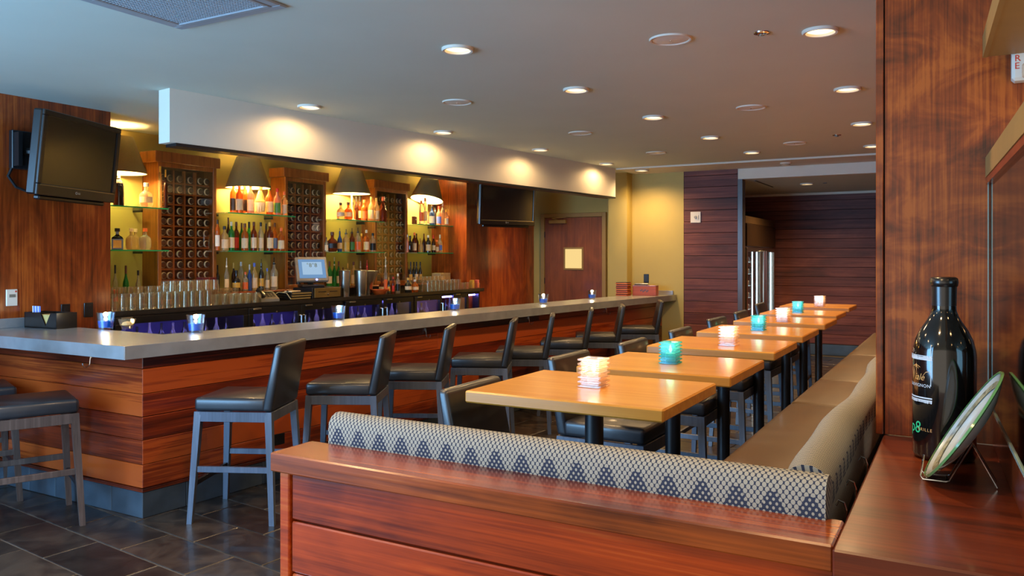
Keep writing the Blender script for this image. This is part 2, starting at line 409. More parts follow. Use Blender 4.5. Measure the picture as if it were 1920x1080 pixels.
# ================================================================= the room
C = 2.915                       # ceiling height
Y0, YALC, YDOOR = 11.4, 14.4, 12.5
XG, XC, XLW, XRW = -7.25, -7.03, -6.45, -6.6     # olive wall, cabinet fronts, left wall, wood wall under the far screen
floor = struct('floor', MB().box(-7.6, 1.2, -3, 14.6, -.08, -.004), M['grout'])
BD = math.radians(5.7)
bu = Vector((math.sin(BD), math.cos(BD))); bp_ = Vector((math.cos(BD), -math.sin(BD)))
TL, TW, G = .62, .31, .008
tile_me = MB().box(0, TL-G, 0, TW-G, -.012, 0, .003).mesh('slate_tile', M['slate'])
o0 = Vector((-4.5, 3.2)); cells = []
for j in range(-12, 38):
    sh = (j * .37) % 1.0 * TL
    for i in range(-6, 9):
        p = o0 + bp_*(i*TL + sh) + bu*(j*TW)
        q = p + bp_*TL*.5 + bu*TW*.5
        if not (-6.4 < q.x < -.2 and .9 < q.y < 14.2): continue
        if q.x < -4.85 + .1*(q.y-3.7) and q.y > 3.6: continue          # behind the bar
        d = q.x*VV.x + q.y*VV.y; l = q.x*RV.x + q.y*RV.y
        if d < .5: continue
        px = 960 + F*l/d; py = HY + F*H/d
        seen = -120 < px < 1660 and py < 1180 and not (q.y < 3.2 and q.x > -2.6)
        cells.append((0 if seen else 1, d, p))
cells.sort(key=lambda t: (t[0], t[1]))
rest = MB()
for n, (k, d, p) in enumerate(cells):
    dz = random.uniform(-.0015, .0015)
    if n < 285:
        o = bpy.data.objects.new('slate_tile', tile_me); o.location = (p.x, p.y, dz); o.rotation_euler.z = -BD; link(o, floor)
    else:
        m = MB().box(0, TL-G, 0, TW-G, -.012, 0); m.xf(Matrix.Translation((p.x, p.y, dz)) @ Matrix.Rotation(-BD, 4, 'Z')); rest.add(m.v, m.f)
tag(put('slate_tiling', rest, M['slate'], floor), kind='stuff')
ceil = struct('ceiling', MB().prism([(-7.6,-3),(1.2,-3),(1.2,11.6),(-4.2,11.6),(-4.2,12.7),(-7.6,12.7)], C, C+.1), M['ceiling'])
struct('ceiling_alcove', MB().box(-3.6, 0, Y0+.15, YALC+.2, 2.755, 2.80), M['ceiling'])
struct('trim_1', MB().box(-4.28, -.14, 10.62, Y0, C-.014, C).box(-4.28, -.14, 10.60, 10.622, C-.022, C), M['white'])
struct('wall_left', MB().box(-7.6, XLW, -3, 4.342, 0, C), M['panel_v'])
# olive wall behind the bar, with openings filled by the three wine cabinets
CABS = [(5.229, 5.955), (6.955, 7.66), (8.62, 9.365)]
g = MB(); y = 4.342
for a, b in CABS:
    g.box(-7.6, XG, y, a, 0, C); g.box(-7.6, XG, a, b, 2.70, C); y = b
g.box(-7.6, XG, y, 10.3, 0, C)
struct('wall_back_bar', g, M['green'])
struct('wall_screen', MB().box(-7.6, XRW, 10.3, YDOOR+.2, 0, C), M['panel_v'])
struct('wall_door', MB().box(XRW, -4.3, YDOOR, YDOOR+.15, 0, C), M['green'])
struct('wall_column', MB().box(-4.64, -4.345, 11.19, YDOOR, 0, C), M['green'])
struct('wall_rear', MB().box(-4.345, -3.549, Y0, Y0+.15, 0, C), M['green'])
wr = struct('wall_rear_timber', MB().box(-3.545, -2.765, Y0+.012, Y0+.15, 0, C), M['darkbox'])
z = 2.83 + .165 - .165*18
while z < C:
    z1 = min(z+.165, C-.002); z0 = max(z, .12)
    if z1 > z0+.02:
        obox('plank', (-3.545, Y0-.008-random.uniform(0,.002)), (-2.765, Y0-.008), .02, z0+.002, z1-.002, M['plank_b'], wr, .004)
    z += .165
struct('trim_2', MB().box(-2.765, -2.70, Y0-.01, Y0+.16, 0, 2.755), M['frame_b'])
struct('wall_alcove_left', MB().box(-3.75, -3.6, Y0+.15, YALC, 0, 2.8), M['darkbox'])
wa = struct('wall_alcove', MB().box(-3.75, 0, YALC+.014, YALC+.2, 0, 2.8), M['darkbox'])
z = .19
while z < 2.74:
    z1 = min(z+.162, 2.752); s = random.uniform(-2.4, -1.3)
    for a, b in ((-3.6, -.14),):
        obox('plank', (a+.002, YALC-.006-random.uniform(0,.003)), (b-.002, YALC-.006), .02, z+.002, z1-.002, M['plank_b'], wa, .004)
    z += .162
struct('baseboard_alcove', MB().box(-3.6, -.14, YALC-.012, YALC+.014, 0, .185, .004), M['slate_b'])
struct('trim_3', MB().box(-3.6, -.14, YALC-.03, YALC-.007, 2.715, 2.755, .005), M['white'])
struct('trim_4', MB().box(-2.765, -.14, Y0, Y0+.15, 2.755, C), M['white'])
struct('trim_5', MB().box(-1.02, -1.0, 12.1, 13.4, 2.749, 2.756).box(-2.6, -2.58, 11.7, 12.9, 2.749, 2.756).box(-1.8, -1.75, 12.55, 12.6, 2.749, 2.756), M['black'])
struct('wall_right', MB().box(-.14, 0, 2.905, YALC+.2, 0, C), M['panel_v'])
# bulkhead over the bar
s0 = Vector((-5.154, 3.945)); s1 = Vector((-4.297, 10.62)); sn = Vector((-(s1-s0).y, (s1-s0).x)).normalized()
so = empty('soffit', (s0.x, s0.y, 2.505), 'long white painted bulkhead hanging from the ceiling above the bar', 'bulkhead')
put('casing', MB().prism([tuple(s0), tuple(s1), tuple(s1+sn*.15), tuple(s0+sn*.15)], 2.512, C), M['white'], so)
e = (s1-s0).normalized()
put('edge_strip', MB().prism([tuple(s0+e*.05-sn*.003), tuple(s1-sn*.003), tuple(s1+sn*.14), tuple(s0+e*.05+sn*.14)], 2.488, 2.512), M['black'], so)
# pillar at the right
pl = empty('pillar', (-.1, 2.82, 1.1), 'tall red-brown veneered pillar behind the giant wine bottle', 'pillar')
put('veneer_panel', MB().box(-.2115, .46, 2.745, 2.90, 1.1, C), M['pillar'], pl)
put('edge_trim', MB().box(-.2365, -.2155, 2.735, 2.90, 1.1, C, .002), M['pillar'], pl)
put('shadow_gap', MB().box(-.216, -.211, 2.76, 2.89, 1.1, C), M['darkbox'], pl)
# ================================================================= recessed downlights
def downlight(p, label, wide=False, power=None, rr=.092):
    o = empty('recessed_downlight', p, label, 'downlight', 'recessed ceiling downlights')
    put('trim_ring', MB().lathe([(rr*.80,.0),(rr*.86,-.016),(rr,-.018),(rr*1.06,-.010),(rr*1.06,0)], 28), M['white'], o, False, True)
    put('lens', MB().lathe([(0,-.005),(rr*.66,-.006),(rr*.80,-.001)][::-1], 24), M['lens'], o, False, True)
    l = bpy.data.lights.new('downlight_beam', 'SPOT'); l.energy = power or SPOT_W; l.color = (1.0, .64, .30); l.spot_size = math.radians(172 if wide else 155); l.spot_blend = .45 if wide else 1.0; l.shadow_soft_size = .06
    b = bpy.data.objects.new('downlight_beam', l); b.location = (0,0,-.03); link(b, o, False)
    return o
RA = [(580,200),(831,248),(1013,281),(1137,307.5)]; RB = [(858,92),(1080,168),(1225,220),(1332,258),(1410,286)]; RC = [(1538,58),(1589,167),(1616,232),(1636,274)]
for i, (a, b) in enumerate(RA):
    downlight(on_z(a, b-1, C), 'warm recessed downlight beside the white bulkhead, %s from the near end' % ORD[i+1], wide=True, power=8.5)
downlight(on_z(1208, 320, C-.014) + Vector((0,-.1,0)), 'warm recessed downlight in front of the olive rear wall')
for i, (a, b) in enumerate(RB):
    downlight(on_z(a, b-1, C), 'warm recessed downlight in middle ceiling row, %s from the camera' % ORD[i+1])
for i, (a, b) in enumerate(RC):
    downlight(on_z(a, b-1, C), 'warm recessed downlight in the row over the tables, %s from the camera' % ORD[i+1])
downlight(on_z(1513, 344, 2.755), 'warm recessed downlight in the low alcove ceiling', power=130)
for i, (x, y) in enumerate(((-5.75,5.3),(-5.6,7.2),(-5.5,9.1),(-5.3,11.2))):
    downlight((x, y, C), 'warm recessed downlight over the bartenders aisle behind the bulkhead, %s from near end' % ORD[i+1], power=[34,34,34,75][i])
for i, (x, y) in enumerate(((-2.78,2.64),(-2.9,1.22),(-3.0,-.2),(-.63,3.0),(-.57,1.27),(-1.2,-.3),(-5.1,1.4))):  # unseen lamps added as warm fill for partition, near floor and pillar
    downlight((x, y, C), ['added warm fill downlight %s' % k for k in ('over the bar corner stool just out of frame', 'over the foreground ledge left of camera', 'behind the camera at left', 'over the first table out of frame', 'over the side counter', 'behind the camera at right', 'over the stools at the bar end')][i], power=[44,44,44,40,30,40,30][i])
SPK = [(1257,73),(857,191),(1408,201),(1088,249),(1490,268),(1230,286)]
nm = ['nearest round flush ceiling speaker, largest of all', 'round flush ceiling speaker right of the bulkhead, nearest of its row', 'round flush ceiling speaker, second from camera in the row over the tables',
      'round flush ceiling speaker by the bulkhead, second of its row', 'round flush ceiling speaker, farthest in the row over the tables', 'round flush ceiling speaker by the bulkhead, farthest of its row']
for (a, b), n in zip(SPK, nm):
    o = empty('ceiling_speaker', on_z(a, b, C), n, 'speaker', 'flush ceiling speakers')
    put('rim', MB().lathe([(.105,0),(.108,-.008),(.118,-.010),(.122,0)], 28), M['white'], o, False, True)
    put('grille', MB().lathe([(.106,-.004),(.05,-.009),(0,-.010)], 28), M['cream_p'], o, False, True)
    put('screw', MB().lathe([(.006,-.009),(.005,-.013),(0,-.013)], 8), M['chrome'], o, False, True)
for (a, b), n in zip([(1428,61),(1569,253)], ['small chrome ceiling sprinkler near the first downlight', 'small chrome ceiling sprinkler far down the table row']):
    o = empty('sprinkler_head', on_z(a, b, C), n, 'sprinkler')
    put('escutcheon', MB().lathe([(.045,0),(.043,-.006),(.028,-.009),(.026,-.002),(0,-.002)], 20), M['chrome'], o, False, True)
    put('deflector', MB().lathe([(0,-.018),(.02,-.017),(.02,-.013),(.006,-.012),(.006,-.002)], 12), M['steel'], o, False, True)
o = empty('smoke_detector', on_z(1473, 305, C-.014), 'round white smoke detector on the ceiling before the alcove', 'smoke detector')
put('housing', MB().lathe([(.07,0),(.072,-.012),(.05,-.034),(.03,-.038),(0,-.038)], 22), M['white'], o, False, True)
put('vent_ring', MB().lathe([(.055,-.030),(.058,-.026),(.062,-.024),(.058,-.022)], 22), M['tan_d'], o, False, True)
# return-air grille
vx0, vx1, vy0, vy1 = -3.74, -2.95, 2.30, 2.94
v = empty('air_grille', ((vx0+vx1)/2, (vy0+vy1)/2, C), 'square grey return air grille in the ceiling at top left', 'air vent')
fr = MB()
for a, b, c, d in ((vx0,vx1,vy0,vy0+.05),(vx0,vx1,vy1-.05,vy1),(vx0,vx0+.05,vy0+.05,vy1-.05),(vx1-.05,vx1,vy0+.05,vy1-.05)): fr.box(a, b, c, d, C-.014, C, .004)
M['vent'] = plain('vent_paint', sr(150,154,158), .5, var=.04)
put('frame', fr, M['vent'], v)
ins = MB()
for a, b, c, d in ((vx0+.055,vx1-.055,vy0+.055,vy0+.08),(vx0+.055,vx1-.055,vy1-.08,vy1-.055),(vx0+.055,vx0+.08,vy0+.08,vy1-.08),(vx1-.08,vx1-.055,vy0+.08,vy1-.08)): ins.box(a, b, c, d, C-.018, C-.003, .003)
put('inner_frame', ins, M['vent'], v)
put('backing', MB().box(vx0+.05, vx1-.05, vy0+.05, vy1-.05, C-.002, C-.0005), M['black'], v)
n = 36; bars = MB()
for i in range(n):
    x = vx0+.085+(vx1-vx0-.17)*i/(n-1); bars.box(x-.0035, x+.0035, vy0+.08, vy1-.08, C-.012, C-.004)
for i in range(28):
    yy = vy0+.085+(vy1-vy0-.17)*i/27; bars.box(vx0+.08, vx1-.08, yy-.003, yy+.003, C-.013, C-.005)
tag(put('grille_mesh', bars, M['vent'], v), kind='stuff')
# ================================================================= the bar
ZB = 1.105; TOP_T = .078
bt = [(-6.45,3.10),(-4.47,3.10),(-3.655,11.39),(-4.19,11.39),(-4.95,3.73),(-6.45,3.80)]
ct = empty('bar_countertop', (-4.5, 3.2, ZB), 'long grey zinc bar top turning the corner along two sides', 'countertop')
put('slab', MB().prism(bt, ZB-TOP_T, ZB), M['zinc'], ct)
for a, b in (((-6.45,3.097),(-4.47,3.097)), ((-4.466,3.10),(-3.651,11.39))):
    A = Vector(a); B = Vector(b); t = (B-A).normalized()
    obox('edge_band', A, B, .003, ZB-TOP_T-.004, ZB+.001, M['zinc'], ct, .001)
put('backsplash', MB().box(-6.45, -6.42, 3.10, 3.80, ZB, ZB+.075, .003), M['zinc'], ct); put('backsplash', MB().box(-4.12, -3.70, 11.37, 11.395, ZB, ZB+.06, .003), M['zinc'], ct)
bw0 = Vector((-4.513,3.255)); bw1 = Vector((-3.875,11.395))
bar = empty('bar_counter', (-4.6, 3.4, 0), 'L-shaped bar front clad in red-brown horizontal timber boards', 'bar')
nb = Vector((-(bw1-bw0).y, (bw1-bw0).x)).normalized()
core = [(-6.45,3.275),(bw0.x-.02,3.275),(bw1.x-.02,bw1.y),(-4.15,11.395),(-4.9,3.72),(-6.45,3.72)]
put('body', MB().prism(core, 0, ZB-TOP_T-.002), M['darkbox'], bar)
ZP = [.19, .338, .493, .641, .786, .945, ZB-TOP_T-.003]
for i in range(6):
    z0, z1 = ZP[i]+.0015, ZP[i+1]-.0015
    obox('plank', (-6.449, 3.255+random.uniform(0,.003)), (bw0.x-.001, 3.255), .02, z0, z1, M['plank'], bar)
    cut = bw0.lerp(bw1, [.62,.44,.71,.5,.36,.58][i])
    obox('plank', bw0+(bw1-bw0).normalized()*.001, cut-(bw1-bw0).normalized()*.001, .02, z0, z1, M['plank'], bar)
    obox('plank', cut, bw1, .02, z0, z1, M['plank'], bar)
obox('base_trim', (-6.449,3.250), (bw0.x+.004,3.250), .02, .165, .188, M['plank'], bar, .003)
obox('base_trim', (bw0.x+.005,3.251), (bw1.x+.005,bw1.y), .02, .165, .188, M['plank'], bar, .003)
x = bw0.x-.001
while x > -6.4:
    x2 = max(x-.31, -6.449); obox('base_tile', (x2+.002,3.2555), (x-.002,3.2555), .015, .002, .163, M['slate_b'], bar, .002); x = x2
L = (bw1-bw0).length; t = 0.0; dr = (bw1-bw0).normalized()
while t < L-.05:
    t2 = min(t+.31, L); obox('base_tile', bw0+dr*(t+.002), bw0+dr*(t2-.002), .015, .002, .163, M['slate_b'], bar, .002); t = t2
def hook(p, d):
    d = Vector((d[0], d[1], 0)).normalized(); p = Vector(p); pts = [p+d*.0, p+d*.012]
    for k in range(9):
        a = math.radians(-20 - k*25); pts.append(p + d*(.032+.026*math.cos(a+math.radians(200))) + Vector((0,0,-.02+.026*math.sin(a+math.radians(200)-math.pi*0)-.012)))
    return pts
hk = []
def bag_hook(p, nrm):
    n3 = Vector((nrm[0], nrm[1], 0)).normalized(); p = Vector(p); m = MB()
    pts = [p+n3*.004+Vector((0,0,.02)), p+n3*.01+Vector((0,0,-.02))]
    for k in range(8):
        a = math.pi + math.pi*k/7*1.05
        pts.append(p + n3*(.035+.025*math.cos(a)) + Vector((0,0,-.03+.028*math.sin(a))))
    m.tube(pts, .0035, 6); m.box(p.x-.008, p.x+.008, p.y-.008, p.y+.008, p.z+.0, p.z+.03, .002)
    return put('bag_hook', m, M['chrome'], bar, smooth=True)
bag_hook((-5.02, 3.243, .985), (0,-1))
for px in (797, 992, 1135):
    k = (px-797)/600
    best = min((abs(960+F*((bw0+dr*s*.05).dot(RV))/((bw0+dr*s*.05).dot(VV))-px), s) for s in range(int(L/.05)))[1]
    q = bw0+dr*best*.05+Vector((dr.y,-dr.x))*.008
    bag_hook((q.x, q.y, .975), (dr.y, -dr.x))
obox('outlet_plate', bw0+dr*1.02+Vector((.004,0)), bw0+dr*1.13+Vector((.004,0)), .003, .26, .34, M['black_p'], bar)
# ================================================================= stools
def make_stool(frame, name='bar_stool'):
    """local +x is the way the sitter faces"""
    o = empty(name, (0,0,0), 'x', 'stool')
    hx, hy, fz = .245, .235, .69
    for sx in (-1, 1):
        for sy in (-1, 1):
            tx, ty = sx*(hx-.02), sy*(hy-.02); bx, by = sx*.262, sy*.258
            m = MB(); w0, w1 = .022, .016
            vs = [(bx+a*w1, by+b*w1, 0) for a,b in ((-1,-1),(1,-1),(1,1),(-1,1))] + [(tx+a*w0, ty+b*w0, fz) for a,b in ((-1,-1),(1,-1),(1,1),(-1,1))]
            m.add(vs, [(3,2,1,0),(4,5,6,7),(0,1,5,4),(1,2,6,5),(2,3,7,6),(3,0,4,7)])
            put('leg', m, frame, o, False)
    ap = MB()
    for sy in (-1,1): ap.box(-hx+.03, hx-.03, sy*(hy-.008)-.011, sy*(hy-.008)+.011, fz-.062, fz, .002)
    for sx in (-1,1): ap.box(sx*(hx-.008)-.011, sx*(hx-.008)+.011, -hy+.03, hy-.03, fz-.062, fz, .002)
    put('seat_rail', ap, frame, o, False)
    k = .30/.69
    def at(sx, sy, z):
        f = z/fz; return (sx*(.262+(hx-.02-.262)*f), sy*(.258+(hy-.02-.258)*f))
    for sy in (-1,1):
        x0 = at(-1,sy,.33); x1 = at(1,sy,.33); put('stretcher', MB().box(x0[0]+.012, x1[0]-.012, x0[1]-.010, x0[1]+.010, .315, .352, .002), frame, o, False)
    for sx in (-1,1):
        zz = .24 if sx > 0 else .33
        q = at(sx,1,zz); put('foot_rail', MB().box(q[0]-.010, q[0]+.010, -q[1]+.012, q[1]-.012, zz-.016, zz+.016, .002), M['black'] if sx > 0 else frame, o, False)
    put('seat', rounded((-hx+.035, hx+.005, -hy, hy, fz+.002, fz+.086), .022), M['leather'], o, False, True, 60)
    b = rounded((-.034, .034, -hy, hy, 0, .415), .02)
    vs = []
    for x, y, z in b.v:
        f = z/.415; th = 1.0-.28*f
        vs.append((-hx+.030 + x*th - .062*f - .015*f*f, y, fz+.002+z))
    b.v = vs
    put('backrest', b, M['leather'], o, False, True, 60)
    s = MB()
    for f in (.965,):
        zc = fz+.002+.415*f
        s.tube([(-hx+.03-.062*f-.02, -hy+.012, zc+.012), (-hx+.03-.062*f-.02, hy-.012, zc+.012)], .003, 6)
    put('piping', s, M['leather'], o, False, True)
    return o
proto = make_stool(M['frame'])
first = [True]
def place_stool(cx, cy, ang, label, group, src=None):
    if first[0]:
        o = proto; first[0] = False
    else: o = copy_tree(proto)
    o.location = (cx, cy, 0); o.rotation_euler.z = math.radians(ang); tag(o, label, 'stool', group); return o
place_stool(-4.05, 3.69, 205, 'black leather bar stool with backrest, nearest the corner of the bar', 'stools along the bar front')
BS = [(707.7,742.6),(830,716),(953,691),(1029,675),(1103,656),(1163.5,643),(1222,627)]
for i, (a, b) in enumerate(BS):
    p = on_z(a, b, .69); ang = [208,207,205,206,204,205,204][i]; A = math.radians(ang)
    f = Vector((math.cos(A), math.sin(A))); s = Vector((f.y, -f.x))
    if s.dot(VV) < 0: s = -s
    c = Vector((p.x, p.y)) + f*.255 + s*.235
    if i == 6: c.x += .10
    place_stool(c.x, c.y, ang, 'black leather bar stool with backrest, %s along the long bar front' % ORD[i+2], 'stools along the bar front')
pb = make_stool(M['frame_b'])
pb.location = (-5.07, 2.86, 0); pb.rotation_euler.z = math.radians(66.5); tag(pb, 'brown-legged bar stool at the short end of the bar, right of two', 'stool', 'stools at the bar end')
p2 = copy_tree(pb); p2.location = (-5.90, 2.93, 0); p2.rotation_euler.z = math.radians(70); tag(p2, 'brown-legged bar stool at the short end, cut off by left picture edge', 'stool', 'stools at the bar end')
CH = [((833,735),(953,707)),((1036,675),(1111,657)),((1164.7,646),(1223,634)),((1260,623),(1303,611.7)),((1332.5,601.7),(1364,593)),((1381,588),(1406,581)),((1416,573),(1441.7,566))]
for i, (a, b) in enumerate(CH):
    A = on_z(*a, 1.1); B = on_z(*b, 1.1)
    place_stool(-1.60 + (A.x+B.x)/2+1.86, (A.y+B.y)/2, [2,-1,1,0,-2,1,2][i], 'black leather stool drawn up to the %s maple table from the camera' % ORD[i+1], 'stools at the tables')
# ================================================================= tables
ZT = 1.11
TY = [2.735, 3.63, 4.69, 5.76, 6.88, 7.95, 9.25]; TX1 = [-.925,-.912,-.93,-.955,-.97,-1.02,-1.06]; TX0 = [-1.762,-1.68,-1.695,-1.70,-1.71,-1.722,-1.785]
for i in range(7):
    cx, cy = (TX0[i]+TX1[i])/2, TY[i]+.35
    o = empty('pedestal_table', (cx, cy, 0), 'maple butcher block high table with black post, %s from the camera' % ORD[i+1], 'table', 'row of maple tables')
    put('tabletop', MB().box(TX0[i]-cx, TX1[i]-cx, -.35, .35, ZT-.048, ZT, .006), M['table'], o, False)
    put('post', MB().cyl(0, 0, .02, ZT-.055, .039, 20), M['black'], o, False, True)
    put('top_plate', MB().box(-.2, .2, -.03, .03, ZT-.062, ZT-.049).box(-.03, .03, -.2, .2, ZT-.062, ZT-.049), M['black'], o, False)
    put('base', MB().lathe([(0,.0),(.255,0),(.255,.012),(.06,.03),(.045,.05),(0,.05)], 24), M['black'], o, False, True)
CX = [(-1.345,3.085),(-1.30,3.955),(-1.25,4.93),(-1.32,6.07),(-1.31,6.95),(-1.41,8.22),(-1.37,9.33)]
M['cg_clear'] = thin_glass('candle_glass_clear', (1.0,.90,.80), gloss=.10, rough=.05, k=.5, milk=.10)
M['cg_turq'] = thin_glass('candle_glass_turquoise', (.26,.84,.90), gloss=.10, rough=.05, k=.4, milk=.14)
M['wax'] = plain('candle_wax', sr(240,220,190), .5)
for i, (x, y) in enumerate(CX):
    tq = i % 2 == 1
    w, h = (.096, .118) if tq else (.104, .128)
    o = empty('candle_holder', (x, y, ZT), '%s ribbed square glass candle holder on the %s table from the camera' % ('turquoise' if tq else 'clear', ORD[i+1]), 'candle', 'candles on the tables')
    o.rotation_euler.z = math.radians(random.uniform(-6, 6))
    g = MB(); nr = 7
    for k in range(nr):
        z0 = h*k/nr
        for a, zz0, zz1 in ((w/2, z0+.001, z0+h/nr*.58), (w*.41, z0+h/nr*.58, z0+h/nr+.001)):
            i_ = w*.35
            if k == nr-1 and a < w*.45: continue
            g.box(-a, a, -a, -i_, zz0, zz1, .003).box(-a, a, i_, a, zz0, zz1, .003).box(-a, -i_, -i_, i_, zz0, zz1, .003).box(i_, a, -i_, i_, zz0, zz1, .003)
    g.box(-w*.36, w*.36, -w*.36, w*.36, .001, .012)
    put('glass', g, M['cg_turq'] if tq else M['cg_clear'], o, False)
    put('tealight', MB().cyl(0, 0, .0125, h*.45, w*.26, 14), M['wax'], o, False, True)
    put('flame', MB().lathe([(0,h*.46),(.008,h*.54),(.009,h*.60),(.005,h*.74),(0,h*.84)], 8), M['flame'], o, False, True)
    l = bpy.data.lights.new('flame_light', 'POINT'); l.energy = .22; l.color = (1,.62,.28); l.shadow_soft_size = .02
    lo = bpy.data.objects.new('flame_light', l); lo.location = (0,0,h*.80); link(lo, o, False)
M['cup_glass'] = thin_glass('votive_glass', (.88,.95,1.0), gloss=.06, k=.5)
M['blue_wax'] = colglass('blue_gel', sr(24,120,232), .35, .15)
BC = [(198,617),(367,622.5),(635,599),(853,581.5),(1019,569.5),(1110,560.5)]
for i, (a, b) in enumerate(BC):
    p = on_z(a, b, ZB); s = [1,1,.95,.95,.92,.92][i]
    o = empty('votive_candle', (p.x, p.y, ZB+.001), 'blue votive candle in a tapered glass on the bar, %s from the left' % ORD[i+1], 'candle', 'blue candles on the bar')
    r0, r1, h = .052*s, .068*s, .126*s
    put('glass', MB().lathe([(0,.0),(r0,0),(r1,h),(r1-.004,h),(r0-.003,.012),(0,.012)], 24), M['cup_glass'], o, False, True)
    put('blue_wax', MB().lathe([(0,.013),(r0-.004,.013),(r0+(r1-r0)*.45-.004,h*.5),(0,h*.5)], 24), M['blue_wax'], o, False, True)
    put('flame', MB().lathe([(0,h*.52),(.009,h*.60),(.010,h*.66),(.004,h*.78),(0,h*.86)], 8), M['flame'], o, False, True)
    l = bpy.data.lights.new('flame_light', 'POINT'); l.energy = .6; l.color = (1,.65,.3); l.shadow_soft_size = .02
    lo = bpy.data.objects.new('flame_light', l); lo.location = (0,0,h*.95); link(lo, o, False)
# ================================================================= partition, banquette
ZL = 1.10
pa = empty('partition_wall', (-.95, 1.72, 0), 'low red-brown boarded partition with a timber ledge in the foreground', 'partition')
put('ledge', MB().box(-1.705, -.216, 1.632, 1.80, ZL-.053, ZL, .004), M['ledge'], pa)
put('end_post', MB().box(-1.69, -1.655, 1.655, 1.79, .0, ZL-.054, .003), M['plank_f'], pa)
put('core', MB().box(-1.654, -.216, 1.685, 1.79, 0, ZL-.054), M['darkbox'], pa)
zs = [0.02,.166,.314,.462,.61,.76,.908,ZL-.055]
for a, b in zip(zs, zs[1:]):
    put('plank', MB().box(-1.652, -.218, 1.662+random.uniform(0,.002), 1.684, a+.0025, b-.0025, .004), M['plank_f'], pa)
sc_ = empty('side_counter', (.05, 2.2, 0), 'glossy red-brown counter carrying the giant bottle and the plate', 'counter')
put('worktop', MB().box(-.2145, .45, 1.611, 2.734, ZL-.10, ZL, .004), M['counter_w'], sc_)
put('front_panel', MB().box(-.2145, .45, 1.63, 1.66, 0, ZL-.101), M['plank_f'], sc_)
put('side_panel', MB().box(-.2145, -.19, 1.66, 2.9, 0, ZL-.101), M['plank_f'], sc_)
put('back_strip', MB().box(-.2365, -.2155, 2.0, 2.72, ZL-.12, ZL-.06), M['darkbox'], sc_)
def cushion_mesh(path, hgt, thick, name, wave=None, z0=1.0, seg=10):
    """upright rounded cushion swept along a plan path, with UVs in metres"""
    prof = [(0,0),(0,hgt-thick*.45)]
    for k in range(1, 7):
        a = math.pi*k/7; prof.append((thick/2-thick/2*math.cos(a), hgt-thick*.45+thick*.45*math.sin(a)))
    prof += [(thick,hgt-thick*.45),(thick,0)]
    vl = [0.0]
    for a, b in zip(prof, prof[1:]): vl.append(vl[-1]+math.dist(a, b))
    vs, uvs, fs = [], [], []; u = 0.0; n = len(prof); prev = None
    for i, p in enumerate(path):
        p = Vector(p); a = Vector(path[max(i-1,0)]); b = Vector(path[min(i+1,len(path)-1)])
        t = (b-a).normalized(); nn = Vector((-t.y, t.x))
        if prev is not None: u += (p-prev).length
        prev = p; w = wave(u) if wave else (0, 0)
        for (o, z), v in zip(prof, vl):
            q = p + nn*(o + w[0]*(1 if o > 0 else .4)); vs.append((q.x, q.y, z0+z*(1+w[1]))); uvs.append((u, v-.1))
    m = len(path)
    for i in range(m-1):
        for k in range(n-1): fs.append((i*n+k, (i+1)*n+k, (i+1)*n+k+1, i*n+k+1))
    fs.append(tuple(range(n))); fs.append(tuple(reversed([(m-1)*n+k for k in range(n)])))
    me = bpy.data.meshes.new(name); me.from_pydata(vs, [], fs); me.update()
    ul = me.uv_layers.new(name='UVMap')
    for lp in me.loops: ul.data[lp.index].uv = uvs[lp.vertex_index]
    me.materials.append(M['dots']); me.shade_smooth(); me.set_sharp_from_angle(angle=math.radians(50)); return me
path = [(-1.645+1.395*k/20, 1.806-.026*k/20) for k in range(21)]
o = put('back_cushion', cushion_mesh(path, .185, .085, 'back_cushion'), None)
tag(o, 'grey dotted upholstered back cushion standing behind the foreground ledge', 'cushion')
path = [(-.252, 1.80+8.1*k/90) for k in range(91)]
wv = lambda u: (.014*math.sin(u*3.4)+.005*math.sin(u*9+1), .012*math.sin(u*4.3+.6))
path2 = [(-.250-.02*min(1, k/12), 1.885+8.0*k/90) for k in range(91)]
o = put('back_cushion', cushion_mesh(path2, .185, .10, 'back_cushion_side', wv), None)
tag(o, 'wavy grey dotted back cushion running along the banquette beside the pillar', 'cushion')
bq = empty('banquette', (-.6, 5.8, 0), 'long brown leather banquette seat on a dark base along the tables', 'bench')
put('base', MB().box(-.80, -.36, 1.92, 9.9, 0, .68), M['darkbox'], bq)
put('front_rail', MB().box(-.812, -.80, 1.92, 9.9, 0.05, .66), M['black'], bq)
SEAM = [1.90, 4.92, 5.95, 7.60, 9.95]
for a, b in zip(SEAM, SEAM[1:]):
    m = rounded((-.90, -.36, a+.004, b-.004, .68, .80), .045, 4)
    put('seat_cushion', m, M['tan_leather'], bq, True, True, 60)
back = MB().box(-.24, -.15, 2.905, 9.9, 0, 1.02); put('back_panel', back, M['darkbox'], bq)
for i, (y, z) in enumerate(((2.06, ZL+.0), (2.32, ZL), (1.88, ZL))):
    m = MB(); p = Vector((-.222, y, ZL-.0))
    m.tube([p+Vector((0,0,-.03)), p, p+Vector((-.004,-.006,.016)), p+Vector((-.014,-.008,.02)), p+Vector((-.02,-.006,.008))], .0028, 6)
    put('eye_hook', m, M['chrome'], sc_, True, True)
